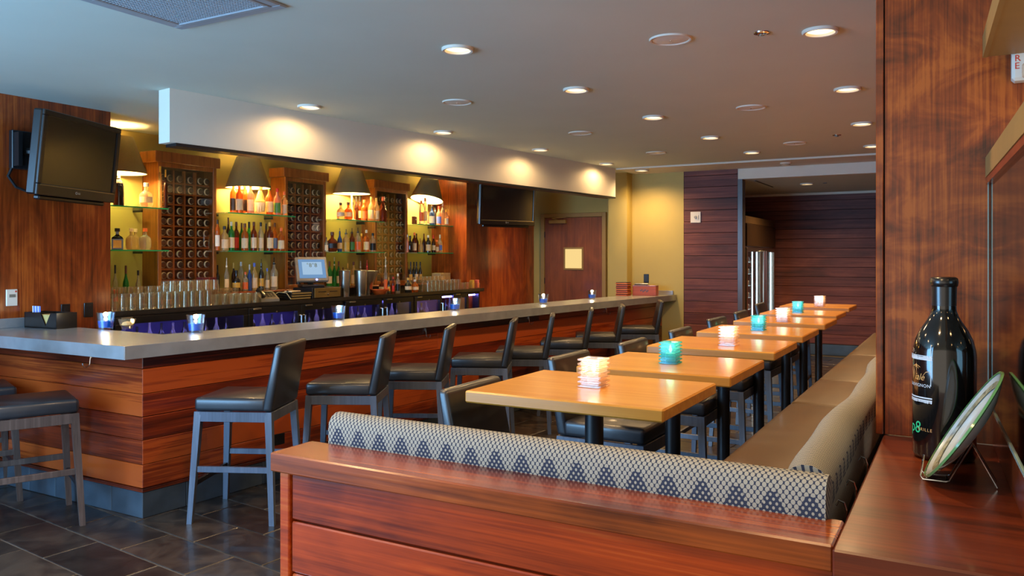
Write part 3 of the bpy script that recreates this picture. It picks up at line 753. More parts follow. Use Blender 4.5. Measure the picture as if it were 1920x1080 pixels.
# ================================================================= giant wine bottle
bx, by = -.045, 2.50; R = .0785
gb = empty('giant_wine_bottle', (bx, by, ZL), 'giant black wine bottle with white and green printing on the side counter', 'bottle')
put('glass', MB().lathe([(0,.004),(.062,0),(.074,.004),(R,.014),(R,.285),(.077,.30),(.071,.325),(.059,.352),(.044,.375),(.036,.39),(.031,.405),(.030,.42),(.030,.43)], 48), M['bottle_b'], gb, False, True, 50)
put('wax_cap', MB().lathe([(.0305,.418),(.0315,.47),(.034,.472),(.0355,.482),(.034,.493),(.028,.497),(0,.497)], 36), plain('black_wax', sr(20,19,20), .3, coat=.4), gb, False, True, 50)
vang = math.atan2(-by, -bx)                     # from the bottle towards the viewer
def wrap(m, edge_deg, z, rr=R+.0004):
    """bend flat print (u to the right as read) round the bottle; u = 0 lands on the label edge"""
    a0 = vang + math.radians(edge_deg); vs = []
    for u, v, w in m.v:
        a = a0 + u/rr; vs.append((rr*math.cos(a), rr*math.sin(a), z+v))
    m.v = vs; return m
PW = M['c_white']; E0 = -21
ink = plain('pale_ink', sr(206,212,216), .5); gold_ink = plain('gold_ink', sr(214,160,90), .4); green_ink = plain('green_ink', sr(44,196,130), .5)
def ornament(z, up):
    m = MB(); rnd = random.Random(3)
    for row, (dz, hh) in enumerate(((0,.0035),(.006,.0028),(.0105,.002))):
        m.add([(-.12,dz*up,0),(0,dz*up,0),(0,dz*up+hh,0),(-.12,dz*up+hh,0)], [(0,1,2,3)])
    u = -.12
    while u < -.003:
        w = rnd.uniform(.002,.005); h = rnd.uniform(.003,.009); b = .0035*up
        m.add([(u,b*1.0,0),(u+w,b,0),(u+w*.8,b+h*up,0),(u+w*.2,b+h*up,0)], [(0,1,2,3) if up > 0 else (3,2,1,0)]); u += w*1.1
    # subdivide along u so that it follows the curve
    out = MB()
    for f in m.f:
        P = [m.v[i] for i in f]; u0 = min(p[0] for p in P); u1 = max(p[0] for p in P)
        if u1-u0 > .02:
            lo = min(p[1] for p in P); hi = max(p[1] for p in P)
            for k in range(24):
                a = u0+(u1-u0)*k/24; b = u0+(u1-u0)*(k+1)/24
                out.add([(a,lo,0),(b,lo,0),(b,hi,0),(a,hi,0)], [(0,1,2,3)])
        else: out.add(P, [tuple(range(len(P)))])
    return out
put('label_print', wrap(ornament(0, 1), E0, 1.372-ZL), ink, gb, False)
put('label_print', wrap(ornament(0, -1), E0, 1.268-ZL), ink, gb, False)
put('label_print', wrap(MB().add([(0,-.052,0),(.0016,-.052,0),(.0016,.06,0),(0,.06,0)], [(0,1,2,3)]), E0-3, 1.355-ZL), ink, gb, False)
put('lettering', wrap(text_mb('CABERNET SAUVIGNON', .0125, 0, 'RIGHT', spacing=1.12), E0-3, 1.2985-ZL), ink, gb, False)
put('lettering', wrap(text_mb('iale', .026, 0, 'RIGHT', .35), E0-16, 1.317-ZL), gold_ink, gb, False)
fl = MB()
for pts in ([(-.036,.030),(-.044,.036),(-.052,.034),(-.056,.024),(-.053,.010),(-.050,0)], [(-.020,.012),(-.012,.022),(-.004,.024),(.0,.018)], [(-.060,.034),(-.046,.040),(-.030,.034)]):
    for (a, b), (c, d) in zip(pts, pts[1:]):
        fl.add([(a,b,0),(c,d,0),(c,d+.0018,0),(a,b+.0018,0)], [(0,1,2,3)])
put('lettering', wrap(fl, E0-4, 1.317-ZL), gold_ink, gb, False)
put('lettering', wrap(text_mb('p8', .046, 0, 'RIGHT', .12), E0-25, 1.172-ZL), green_ink, gb, False)
put('lettering', wrap(text_mb('GRILLE', .0115, 0, 'RIGHT', spacing=1.3), E0, 1.180-ZL), gold_ink, gb, False)
# ================================================================= plate on a wire easel
pc = Vector((.008, 2.25, 1.236)); mj = Vector((.53, 0, .848)); tc_ = Vector((-pc.x, -pc.y, 0)).normalized()
nrm = (Vector((-.848, 0, .53))*.975 + tc_*.012).normalized(); mj = (mj - nrm*mj.dot(nrm)).normalized(); bi = nrm.cross(mj)
PM = Matrix((( mj.x, bi.x, nrm.x, pc.x),(mj.y, bi.y, nrm.y, pc.y),(mj.z, bi.z, nrm.z, pc.z),(0,0,0,1)))
pr_ = .157
plate = empty('display_plate', (pc.x, pc.y, ZL+.008), 'white plate with a green rim leaning on a wire easel by the mirror', 'plate')
put('dish', MB().lathe([(0,-.018),(.09,-.018),(.10,-.016),(.138,-.002),(pr_-.004,.006),(pr_-.004,.010),(.136,.003),(.098,-.009),(.09,-.012),(0,-.012)], 48, M=PM), plain('plate_glaze', sr(186,194,190), .12, coat=.6, var=.05, vscale=30), plate, True, True, 40)
put('green_rim', MB().lathe([(pr_-.005,.004),(pr_+.002,.007),(pr_,.012),(pr_-.006,.011)], 48, M=PM), plain('green_glaze', sr(96,150,92), .15, coat=.5), plate, True, True, 60)
put('pattern_band', MB().lathe([(.134,.0042),(.117,-.0006)][::-1], 48, M=PM), plain('grey_glaze', sr(150,146,118), .2, coat=.5, var=.5, vscale=60), plate, True, True)
es = empty('plate_easel', (pc.x+.03, pc.y, ZL), 'bent wire easel holding up the white plate', 'easel')
for s in (-1, 1):
    yy = pc.y + s*.03
    m = MB().tube([(-.086,yy,ZL+.05),(-.091,yy,ZL+.012),(-.086,yy,ZL+.003),(-.035,yy,ZL+.003),(-.028,yy,ZL+.006),(.022,yy,ZL+.105)], .0022, 6)
    put('front_wire', m, M['chrome'], es, True, True)
    put('rear_wire', MB().tube([(.022,yy*.5+pc.y*.5,ZL+.095),(.072,yy,ZL+.003)], .0022, 6), M['chrome'], es, True, True)
put('cross_wire', MB().tube([(-.035,pc.y-.03,ZL+.003),(-.035,pc.y+.03,ZL+.003)], .0022, 6), M['chrome'], es, True, True)
# ================================================================= mirror cabinet at the right edge
m0 = Vector((.064, 2.742)); m1 = Vector((.128, 1.30))
mc = empty('mirror_cabinet', (.1, 2.0, ZL), 'tinted mirror with a tan top band at the right picture edge', 'mirror')
def mbox(name, off0, off1, z0, z1, mat):
    t = (m1-m0).normalized(); nn = Vector((-t.y, t.x))      # to the right, away from the room
    if nn.x < 0: nn = -nn
    return put(name, MB().prism([tuple(m0+nn*off0), tuple(m1+nn*off0), tuple(m1+nn*off1), tuple(m0+nn*off1)], z0, z1), mat, mc)
mbox('backsplash', .012, .03, ZL+.001, 1.235, M['counter_w'])
mbox('mirror_glass', .006, .03, 1.222, 1.866, M['mirror'])
M['gedge'] = plain('mirror_edge', sr(150,176,166), .2, coat=.3)
mbox('lower_edge', .003, .012, 1.214, 1.222, M['gedge'])
put('glass_edge', MB().box(.0640, .0662, 2.740, 2.744, 1.222, 1.866), M['gedge'], mc)
mbox('top_edge', -.004, .03, 1.866, 1.886, M['plank_f'])
mbox('tan_band', -.006, .03, 1.886, 1.945, M['tan'])
hb = empty('valance_box', (.2, 2.1, 2.25), 'tan painted hanging valance board above the mirror niche', 'shelf')
put('front_board', MB().prism([(.050,2.686),(.105,1.2),(.117,1.2),(.062,2.686)], 2.228, 2.290), M['tan'], hb)
put('underside', MB().prism([(.062,2.686),(.117,1.2),(.45,1.2),(.45,2.686)], 2.23, 2.24), M['tan'], hb)
st = empty('fire_alarm_strobe', (.165, 2.735, 2.22), 'white fire alarm strobe with red letters under the valance board', 'fire alarm')
put('housing', MB().box(.122, .205, 2.690, 2.744, 2.155, 2.305, .008), M['cream_p'], st)
put('lens', rounded((.145, .20, 2.672, 2.692, 2.158, 2.20), .008), M['cg_clear'], st)
for k, ch in enumerate('FIRE'):
    t = text_mb(ch, .026, .0004); t.xf(Matrix.Translation((.128, 2.6895, 2.252-k*.0215)) @ Matrix.Rotation(math.pi/2, 4, 'X')); put('letter', t, M['c_red'], st)
# ================================================================= left wall: screen, switches
def wall_plate(name, px, py, wpx, hpx, X, mat, label, cat, face=None):
    a = on_x(px-wpx/2, py, X); b = on_x(px+wpx/2, py, X); c = on_x(px, py, X); d = (c.x, c.y); s = math.hypot(c.x, c.y)
    hh = hpx*(c.x*VV.x+c.y*VV.y)/F
    o = empty(name, (X, c.y, c.z), label, cat)
    put('plate', MB().box(0, .012, a.y-c.y, b.y-c.y, -hh/2, hh/2, .003), mat, o, False)
    return o, a.y-c.y, b.y-c.y, hh
o, a, b, h = wall_plate('thermostat', 21, 558, 21, 31, XLW, M['cream_p'], 'white wall thermostat on the left timber wall', 'thermostat')
put('display', MB().box(.012, .014, a*.5, b*.62, h*.02, h*.2), plain('lcd', sr(120,120,108), .3), o, False)
put('button', MB().box(.012, .015, b*.55, b*.8, h*.32, h*.42), M['c_red'], o, False)
o, a, b, h = wall_plate('wall_outlet', 122, 583, 17, 26, XLW, M['black_p'], 'black wall outlet behind the napkin caddy on the left timber wall', 'outlet')
put('socket', MB().box(.012, .015, a*.5, b*.5, -h*.3, h*.3), M['black'], o, False)
o, a, b, h = wall_plate('wall_outlet', 165, 581, 17, 27, XLW, M['black_p'], 'black wall outlet on left timber wall, nearest the glassware', 'outlet')
put('socket', MB().box(.012, .015, a*.5, b*.5, -h*.3, h*.3), M['black'], o, False)
def make_tv(name, ctr, u, tilt, W, Hh, T, label, chin):
    """u: plan direction from screen left to right as seen from the front"""
    u = Vector((u[0], u[1])).normalized(); n = Vector((u.y, -u.x))
    o = empty(name, ctr, label, 'television'); o.rotation_euler = (0, 0, math.atan2(u.y, u.x))
    RX = Matrix.Rotation(math.radians(tilt), 4, 'X')
    def p(nm, m, mat, sm=False): return put(nm, m.xf(RX), mat, o, False, sm)
    b = .042
    cas = MB().box(-W/2, W/2, .012, T, -Hh/2, Hh/2, .012)
    p('casing', cas, M['black_p'])
    bz = MB().box(-W/2, W/2, -.008, .013, Hh/2-b, Hh/2, .005).box(-W/2, W/2, -.008, .013, -Hh/2, -Hh/2+chin, .005)
    bz.box(-W/2, -W/2+b, -.008, .013, -Hh/2+chin, Hh/2-b, .004).box(W/2-b, W/2, -.008, .013, -Hh/2+chin, Hh/2-b, .004)
    p('bezel', bz, M['black_p'])
    p('screen', MB().box(-W/2+b, W/2-b, .004, .014, -Hh/2+chin, Hh/2-b), M['screen'])
    p('trim_line', MB().box(-W/2+b*.6, W/2-b*.6, -.010, -.006, -Hh/2+chin-.012, -Hh/2+chin-.006), M['tan_d'])
    lg = text_mb('LG', .022, .0005, 'CENTER'); lg.xf(Matrix.Translation((.0, -.0095, -Hh/2+chin*.42)) @ Matrix.Rotation(math.pi/2, 4, 'X'))
    p('logo', lg, M['c_silver'])
    lc = MB().tube([(-.032+.010*math.cos(k*math.pi/6), -.009, -Hh/2+chin*.42+.008+.010*math.sin(k*math.pi/6)) for k in range(12)], .0015, 5, closed=True); p('logo', lc, M['c_silver'])
    sp = MB().box(-W*.42, W*.42, .03, T*.9, -Hh/2-.035, -Hh/2, .01); p('speaker_bar', sp, M['black_p'])
    return o
tv1 = make_tv('television', (-6.055, 3.83, 2.425), (-.395, .919), 6, .945, .63, .09, 'flat black television on a swivel arm on the left timber wall', .085)
put('wall_bracket', MB().box(XLW+.002, XLW+.05, 3.49, 3.68, 2.34, 2.64, .005).box(XLW+.05, XLW+.12, 3.50, 3.53, 2.36, 2.62).box(XLW+.05, XLW+.12, 3.63, 3.66, 2.36, 2.62), M['black'], tv1)
put('swivel_arm', MB().tube([(XLW+.06,3.58,2.48),(XLW+.16,3.66,2.48),(-6.15,3.78,2.44)], .03, 8), M['black'], tv1)
put('cable', MB().tube([(XLW+.03,3.50,2.35),(XLW+.03,3.47,2.28),(XLW+.03,3.53,2.20),(XLW+.06,3.62,2.16),(-6.15,3.72,2.20)], .012, 6), M['black'], tv1)
tv2 = make_tv('television', (-6.04, 10.60, 2.445), (.427, .904), 3, 1.03, .60, .08, 'flat black television on the timber wall near the brown door', .075)
put('wall_bracket', MB().box(XRW+.002, XRW+.05, 10.65, 11.0, 2.3, 2.6, .004).tube([(XRW+.03,10.8,2.45),(-6.12,10.66,2.45)], .03, 8), M['black'], tv2)
# ================================================================= service door and rear wall fittings
dl = on_y(1024, 420, YDOOR); dR = on_y(1131, 420, YDOOR); zt = on_y(1075, 408, YDOOR).z
d1 = struct('door_1', MB().box(dl.x, dR.x, YDOOR-.05, YDOOR-.008, .01, zt, .003), M['doorw'])
fw = .075; f = MB(); f.box(dl.x-fw, dl.x-.004, YDOOR-.07, YDOOR, 0, zt+fw, .004).box(dR.x+.004, dR.x+fw, YDOOR-.07, YDOOR, 0, zt+fw, .004).box(dl.x-.004, dR.x+.004, YDOOR-.07, YDOOR, zt+.005, zt+fw, .004)
put('door_frame', f, M['tan_d'], d1)
wa_, wb_ = on_y(1060, 467, YDOOR-.05), on_y(1091, 503, YDOOR-.05)
f = MB(); t = .03
f.box(wa_.x-t, wb_.x+t, YDOOR-.062, YDOOR-.05, wa_.z, wa_.z+t, .002).box(wa_.x-t, wb_.x+t, YDOOR-.062, YDOOR-.05, wb_.z-t, wb_.z, .002).box(wa_.x-t, wa_.x, YDOOR-.062, YDOOR-.05, wb_.z, wa_.z, .002).box(wb_.x, wb_.x+t, YDOOR-.062, YDOOR-.05, wb_.z, wa_.z, .002)
put('window_frame', f, M['tan_d'], d1)
put('vision_pane', MB().box(wa_.x, wb_.x, YDOOR-.056, YDOOR-.0505, wb_.z, wa_.z), emit('lit_kitchen_pane', (.62,.44,.17), .62), d1)
ca = on_y(1047, 416, YDOOR-.05)
put('door_closer', MB().box(ca.x-.16, ca.x+.16, YDOOR-.11, YDOOR-.05, ca.z-.03, ca.z+.03, .006).tube([(ca.x,YDOOR-.08,ca.z+.03),(ca.x-.1,YDOOR-.10,ca.z+.06),(ca.x+.16,YDOOR-.07,ca.z+.08)], .012, 6), M['tan_d'], d1)
for zz in (.35, 1.2, 2.0): put('hinge', MB().box(dl.x-.012, dl.x+.006, YDOOR-.066, YDOOR-.05, zz, zz+.1), M['black'], d1)
c = on_y(1212, 522, Y0)
o = empty('wall_outlet', (c.x, Y0, c.z), 'black wall outlet on the olive rear wall above the bar end', 'outlet')
put('plate', MB().box(-.04, .04, -.010, 0, -.065, .065, .003), M['black_p'], o, False); put('socket', MB().box(-.018, .018, -.013, -.009, -.045, .045), M['black'], o, False)
c = on_y(1305, 407.5, Y0)
o = empty('light_switch', (c.x, Y0-.012, c.z), 'white switch plate on the dark boarded rear wall', 'switch')
put('plate', MB().box(-.075, .075, -.012, 0, -.08, .08, .004), M['cream_p'], o, False)
put('knob', MB().lathe([(.022,0),(.02,.014),(0,.016)], 14, M=Matrix.Translation((0,-.012,0)) @ Matrix.Rotation(math.pi/2, 4, 'X')), plain('grey_knob', sr(150,146,136), .4), o, False, True)
put('toggle', MB().box(.025, .045, -.020, -.012, -.03, .03, .003), M['white'], o, False)
# ================================================================= wine fridge in the alcove
fx = -2.80; fy0, fy1, fz = 12.05, 14.15, 2.275
wf = empty('wine_fridge', (-3.15, 13.1, 0), 'tall stainless wine fridge with two glass doors in the alcove', 'fridge')
b = MB().box(-3.56, -3.50, fy0, fy1, 0, fz).box(-3.56, fx-.04, fy0, fy0+.05, 0, fz).box(-3.56, fx-.04, fy1-.05, fy1, 0, fz).box(-3.56, fx-.04, fy0, fy1, 0, .12).box(-3.56, fx-.04, fy0, fy1, 1.80, fz)
put('body', b, M['steel'], wf)
put('header_panel', MB().box(fx-.04, fx+.01, fy0+.02, fy1-.02, 1.82, 2.16, .006), plain('bronze_panel', sr(64,46,28), .35, metal=.6), wf)
put('top_panel', MB().box(fx-.04, fx-.01, fy0, fy1, 2.165, fz, .004), plain('bronze_trim', sr(92,70,44), .4, metal=.5), wf)
ym = (fy0+fy1)/2
for k, (a, c2) in enumerate(((fy0+.03, ym-.02), (ym+.02, fy1-.03))):
    dd = MB(); t = .07
    dd.box(fx-.03, fx+.005, a, a+t, .12, 1.80, .004).box(fx-.03, fx+.005, c2-t, c2, .12, 1.80, .004).box(fx-.03, fx+.005, a+t, c2-t, .12, .2).box(fx-.03, fx+.005, a+t, c2-t, 1.74, 1.80)
    dr_ = put('door', dd, M['steel'], wf); put('pane', MB().box(fx-.014, fx-.008, a+t, c2-t, .2, 1.74), M['pane'], dr_)
    hy_ = c2-.05 if k == 0 else a+.05
    put('handle', MB().tube([(fx+.01,hy_,.7),(fx+.05,hy_,.7),(fx+.05,hy_,1.75),(fx+.01,hy_,1.75)], .022, 8), M['steel'], dr_, True, True)
    put('light_strip', MB().box(fx-.06, fx-.045, c2-t-.03, c2-t-.005, .2, 1.74), M['led_w'], wf)
    put('light_strip', MB().box(fx-.10, fx-.085, c2-t-.16, c2-t-.145, .2, 1.74), M['led_w'], wf)
    sh = MB()
    for q in range(8): sh.box(-3.48, fx-.12, a+.04, c2-.04, .28+q*.185, .29+q*.185)
    put('wire_shelves', sh, M['steel'], wf)
wb_me = None
def lying_bottle_mesh():
    m = MB(); m.lathe([(0,-.006),(.018,-.010),(.030,-.002),(.0345,.003),(.0375,.010),(.0375,.185),(.030,.215),(.016,.24),(.0145,.295),(0,.295)], 16)
    m.xf(Matrix.Rotation(-math.pi/2, 4, 'Y'))
    me = m.mesh('wine_bottle', M['wine_g'], True, 50); me.materials.append(plain('bottle_base_highlight', sr(206,196,164), .25, coat=.5))  # pale lip faces: rim highlight painted into the glass colour
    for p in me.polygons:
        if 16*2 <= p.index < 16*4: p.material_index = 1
    return me
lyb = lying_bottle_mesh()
kk = 0
for q in range(8):
    for j in range(4):
        kk += 1
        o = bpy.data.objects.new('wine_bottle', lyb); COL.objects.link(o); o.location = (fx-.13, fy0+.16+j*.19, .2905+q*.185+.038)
        tag(o, 'wine bottle in the wine fridge, %s shelf up, %s from camera' % (ORD[q+1], ORD[j+1]), 'bottle', 'bottles in the wine fridge')
# ================================================================= back bar
ZC = 1.178; XCF = -6.45; YB0, YB1 = 4.345, 10.57
cb = empty('back_bar_counter', (-6.8, 7.3, 0), 'dark stone back counter along the olive wall behind the bar', 'countertop')
put('slab', MB().prism([(XG,YB0),(XCF,YB0),(XCF,YB1),(XRW,YB1),(XRW,10.297),(XG,10.297)], ZC-.04, ZC), M['dark_top'], cb)
put('splash_rail', MB().box(XCF-.03, XCF-.002, YB0, YB1, ZC-.05, ZC-.041, .003), M['black'], cb)
ri = empty('bottle_step', (-7.0, 7.3, ZC), 'dark timber step that lifts the bottles at the back of the counter', 'shelf')
put('board', MB().box(XG, -6.80, 5.96, 10.295, 1.262, 1.280, .003), M['panel_v'], ri)
put('riser', MB().box(XG, -6.83, 5.96, 10.295, ZC+.001, 1.261), M['darkbox'], ri)
# bottle coolers below the counter
DOORS = [(4.42,5.85,.44),(5.92,6.62,.3),(6.68,7.30,.3),(7.42,8.05,.3),(8.14,8.72,.3),(8.80,9.40,.3),(9.75,10.1,.25)]
coolers = [(4.36,5.88,[0],'leftmost'),(5.89,7.36,[1,2],'second from left'),(7.37,8.75,[3,4],'third from left'),(8.76,10.50,[5,6],'rightmost')]
M['void'] = plain('cooler_lining', sr(70,66,110), .5)
zt_, zb_ = ZC-.052, .12
for a, b, ds, nmx in coolers:
    co = empty('bottle_cooler', (-6.8, (a+b)/2, 0), 'black bottle cooler with blue-lit glass doors under the back counter, %s' % nmx, 'cooler')
    m = MB().box(-7.2, -7.15, a, b, .0, zt_).box(-7.15, -6.49, a, a+.03, 0, zt_).box(-7.15, -6.49, b-.03, b, 0, zt_).box(-7.15, -6.49, a+.03, b-.03, 0, .12).box(-7.15, -6.49, a+.03, b-.03, zt_-.03, zt_)
    put('body', m, M['black'], co)
    put('lining', MB().box(-7.149, -7.14, a+.031, b-.031, .121, zt_-.031), M['void'], co)
    put('light_strip', MB().box(-6.56, -6.54, a+.05, b-.05, zt_-.055, zt_-.035), M['led'], co)
    put('shelf', MB().box(-7.13, -6.55, a+.032, b-.032, .74, .752), M['steel'], co)
    for d in ds:
        y0, y1, _ = DOORS[d]; t = .06; top = .068
        f = MB().box(-6.488, -6.452, y0-.03, y1+.03, zt_-top, zt_-.004, .003).box(-6.488, -6.452, y0-.03, y1+.03, .12, .2, .003).box(-6.488, -6.452, y0-.03, y0+.03, .2, zt_-top, .003).box(-6.488, -6.452, y1-.03, y1+.03, .2, zt_-top, .003)
        dr_ = put('door', f, M['black_p'], co)
        put('pane', MB().box(-6.474, -6.468, y0+.03, y1-.03, .2, zt_-top), M['pane'], dr_)
        hy_ = y1+.0 if d % 2 else y0
        put('handle', MB().tube([(-6.452,hy_,zt_-.12),(-6.42,hy_,zt_-.12),(-6.42,hy_,zt_-.42),(-6.452,hy_,zt_-.42)], .011, 6), M['steel'], dr_, True, True)
        put('hinge', MB().box(-6.452, -6.437, y0+.02, y0+.13, zt_-.022, zt_-.006, .002), M['steel'], dr_)
        put('lock', MB().lathe([(.010,0),(.010,.008),(0,.009)], 10, M=Matrix.Translation((-6.452,(y0+y1)/2,zt_-.06)) @ Matrix.Rotation(math.pi/2,4,'Y')), M['steel'], dr_, True, True)
# ------------------------------------------------ bottle maker
PROF = {
 'whisky': [(0,0),(.92,0),(1,.02),(1,.56),(.93,.63),(.62,.70),(.40,.75),(.34,.80),(.34,.93),(0,.93)],
 'wine':   [(0,0),(.93,0),(1,.02),(1,.52),(.9,.60),(.55,.68),(.38,.74),(.33,.80),(.33,.96),(0,.96)],
 'flask':  [(0,0),(.72,0),(.92,.06),(1,.2),(1,.42),(.9,.54),(.62,.62),(.34,.68),(.28,.74),(.28,.90),(0,.90)],
 'slim':   [(0,0),(.9,0),(1,.02),(1,.66),(.8,.74),(.5,.80),(.42,.84),(.42,.95),(0,.95)],
 'square': [(0,0),(1.2,0),(1.26,.02),(1.26,.50),(1.1,.58),(.42,.68),(.34,.72),(.34,.90),(0,.90)],
 'cone':   [(0,0),(1,0),(1.04,.03),(1.0,.45),(.8,.52),(.45,.74),(.32,.80),(.32,.90),(0,.90)],
 'dome':   [(0,0),(1,0),(1,.5),(.96,.7),(.8,.84),(.5,.93),(0,.97)],
}
CAPZ = {'whisky':(.86,1.0),'wine':(.80,1.0),'flask':(.84,1.0),'slim':(.86,1.0),'square':(.84,1.0),'cone':(.84,1.0),'dome':(.95,1.0)}
CAPR = {'whisky':.40,'wine':.36,'flask':.36,'slim':.46,'square':.42,'cone':.42,'dome':.3}
LABZ = {'whisky':(.10,.46),'wine':(.14,.42),'flask':(.18,.42),'slim':(.14,.5),'square':(.08,.44),'cone':(.08,.40),'dome':(.1,.4)}
cache = {}
def bottle_parts(kind, glass, cap, lab, pour):
    key = (kind, glass)
    if key not in cache:
        sq = kind == 'square'
        cache[key] = MB().lathe(PROF[kind], 4 if sq else 14, ph=math.pi/4 if sq else 0).mesh('liquor_bottle', M['g_'+glass], not sq, 50)
    out = [cache[key]]
    k2 = ('cap', kind, cap, pour)
    if k2 not in cache:
        z0, z1 = CAPZ[kind]; r = CAPR[kind]
        m = MB()
        if pour: m.lathe([(0,z0),(r,z0),(r,z0+.05),(.14,z0+.07),(.10,z1+.02),(.13,z1+.10),(0,z1+.11)], 8)
        else: m.lathe([(0,z0),(r,z0),(r,z1-.01),(r*.9,z1),(0,z1)], 12)
        cache[k2] = m.mesh('cap', M['c_'+cap], True, 40)
    out.append(cache[k2])
    if lab:
        k3 = ('lab', kind, lab)
        if k3 not in cache:
            z0, z1 = LABZ[kind]; m = MB()
            if kind == 'square': m.box(.885, .91, -.62, .62, z0, z1)
            else:
                n = 8; rr = 1.015
                for s in range(n):
                    a = math.radians(-62+124*s/n); b = math.radians(-62+124*(s+1)/n)
                    m.add([(rr*math.cos(a),rr*math.sin(a),z0),(rr*math.cos(b),rr*math.sin(b),z0),(rr*math.cos(b),rr*math.sin(b),z1),(rr*math.cos(a),rr*math.sin(a),z1)], [(0,1,2,3)])
            cache[k3] = m.mesh('label', M['c_'+lab] if lab != 'paper' else M['paper'])
        out.append(cache[k3])
    return out
CN = {'clear':'clear','amber':'amber','damber':'dark amber','green':'green','brown':'brown','blue':'blue','red':'red','pale':'pale gold','pink':'pink','black':'black','dark':'dark'}
def shelf_row(rows, z, where, group):
    for i, r in enumerate(rows):
        px, ty, w, kind, glass, cap, lab = r[:7]; X = r[7] if len(r) > 7 else -6.95; pour = len(r) > 8 and r[8]
        p = on_x(px, ty, X); d = p.x*VV.x + p.y*VV.y
        rad = max(.018, w*d/F/2); h = max(.10, p.z - z)
        if pour: h = h/1.1
        ps = bottle_parts(kind, glass, cap, lab, pour)
        o = bpy.data.objects.new('liquor_bottle', ps[0]); COL.objects.link(o)
        k = 1/1.26*1.12 if kind == 'square' else 1
        o.location = (p.x, p.y, z+.0005); o.scale = (rad*k, rad*k, h); o.rotation_euler.z = math.atan2(-p.y, -p.x) + random.uniform(-.2, .2)
        c = bpy.data.objects.new('cap', ps[1]); link(c, o, False)
        if len(ps) > 2:
            c = bpy.data.objects.new('label', ps[2]); link(c, o, False)
        shape = {'whisky':'bottle','wine':'long-necked bottle','flask':'round flask bottle','slim':'slim bottle','square':'square bottle','cone':'cone-shouldered bottle','dome':'domed bottle'}[kind]
        tag(o, '%s %s, %s %s, %s from left, %s' % (CN[glass], shape, cap, 'pourer' if pour else 'cap', ORD[i+1], where), 'bottle', group)
B, Fq = -7.10, -6.93
ZS2, ZS1 = 2.137, 1.724
shelf_row([(222,334,20,'dome','black','black',None),(274,343,25,'flask','clear','silver','cream',-6.9),(300.5,312,7,'slim','pale','gold',None,-6.94),(310.5,318,8,'wine','brown','gold',None,-6.87)], ZS2, 'upper left shelf', 'bottles on the glass shelves')
shelf_row([(220,428,25,'square','black','black','gold'),(246,428,20,'flask','pale','cream',None,-6.92),(254,429,18,'flask','pale','cream',None,-7.05),(272,428,22,'flask','clear','orange',None,-6.9)], ZS1, 'lower left shelf', 'bottles on the glass shelves')
shelf_row([(216,497,9,'wine','clear','black','red',-7.0),(236,498,11,'wine','green','brown',None,-7.0),(259,507,10,'whisky','clear','black',None,-7.0)], ZC, 'behind left glassware', 'bottles on the back counter')
shelf_row([(438,338,14,'whisky','amber','gold','black',B),(449,343,14,'whisky','amber','red','paper',Fq),(459,343,14,'whisky','amber','green','black',-7.03),(470,343,13,'whisky','pink','brown','cream',Fq),(488,347,21,'cone','pale','orange','cream',Fq),
           (505,349,15,'whisky','amber','green','cream',Fq),(520,353,14,'whisky','pink','red','green',Fq),(533,359,12,'whisky','pale','orange','paper',Fq)], ZS2, 'upper shelf before second cabinet', 'bottles on the glass shelves')
shelf_row([(408,412,9,'slim','amber','black','white',Fq),(421,424,15,'whisky','pale','black','paper',Fq),(428,408,8,'wine','brown','brown',None,B),(434,416,12,'whisky','green','silver','cream',Fq),(443,416,11,'whisky','damber','brown','red',B),
           (453,418,9,'wine','green','brown',None,B),(459,419,13,'whisky','amber','brown','paper',Fq),(467,416,11,'wine','green','black',None,B),(476,416,12,'whisky','damber','brown','cream',Fq),(489,417,11,'whisky','clear','black','paper',Fq),
           (499,419,9,'wine','brown','black',None,B),(506,417,13,'whisky','damber','gold','paper',Fq),(515,418,10,'whisky','amber','brown','blue',B),(527,427,13,'whisky','amber','orange','paper',Fq)], ZS1, 'lower shelf before second cabinet', 'bottles on the glass shelves')
shelf_row([(408,497,7,'wine','dark','black',None,B),(425,484,9,'wine','clear','white','paper',Fq,True),(438,493,8,'wine','brown','gold',None,B),(443,507,16,'flask','black','black','gold',Fq),(452,491,9,'slim','clear','white',None,B),
           (460,510,11,'whisky','clear','orange','orange',Fq),(468,496,9,'wine','blue','silver',None,Fq),(477,493,12,'whisky','pale','blue','paper',Fq),(490,486,10,'wine','dark','black','gold',Fq,True),(501,503,9,'whisky','clear','blue','paper',Fq),(514,483,14,'whisky','clear','black','paper',Fq,True)], 1.2805, 'counter step before second cabinet', 'bottles on the counter step')
shelf_row([(639,380,16,'flask','pale','brown','cream',Fq),(653,379,16,'flask','amber','brown','cream',Fq),(661,379,12,'flask','amber','black',None,B),(668,369,8,'wine','brown','black',None,B),(675,368,8,'wine','damber','black','paper',B),
           (683,375,13,'whisky','amber','orange','orange',Fq),(696,369,11,'whisky','pale','gold','paper',Fq),(706,371,11,'whisky','pale','gold','paper',Fq),(718,369,14,'cone','damber','orange',None,Fq)], ZS2, 'upper shelf before third cabinet', 'bottles on the glass shelves')
shelf_row([(612,445,7,'whisky','clear','brown','paper',Fq),(623,435,20,'flask','damber','brown','black',Fq),(637,428,9,'wine','blue','black','paper',Fq,True),(649,430,13,'whisky','pale','black','gold',Fq,True),(660,428,11,'whisky','damber','black','green',Fq,True),
           (671,427,12,'whisky','clear','black','orange',Fq,True),(678,438,9,'whisky','amber','gold',None,B),(687,431,11,'whisky','amber','silver','paper',Fq),(699,437,12,'whisky','clear','black','black',Fq)], ZS1, 'lower shelf before third cabinet', 'bottles on the glass shelves')
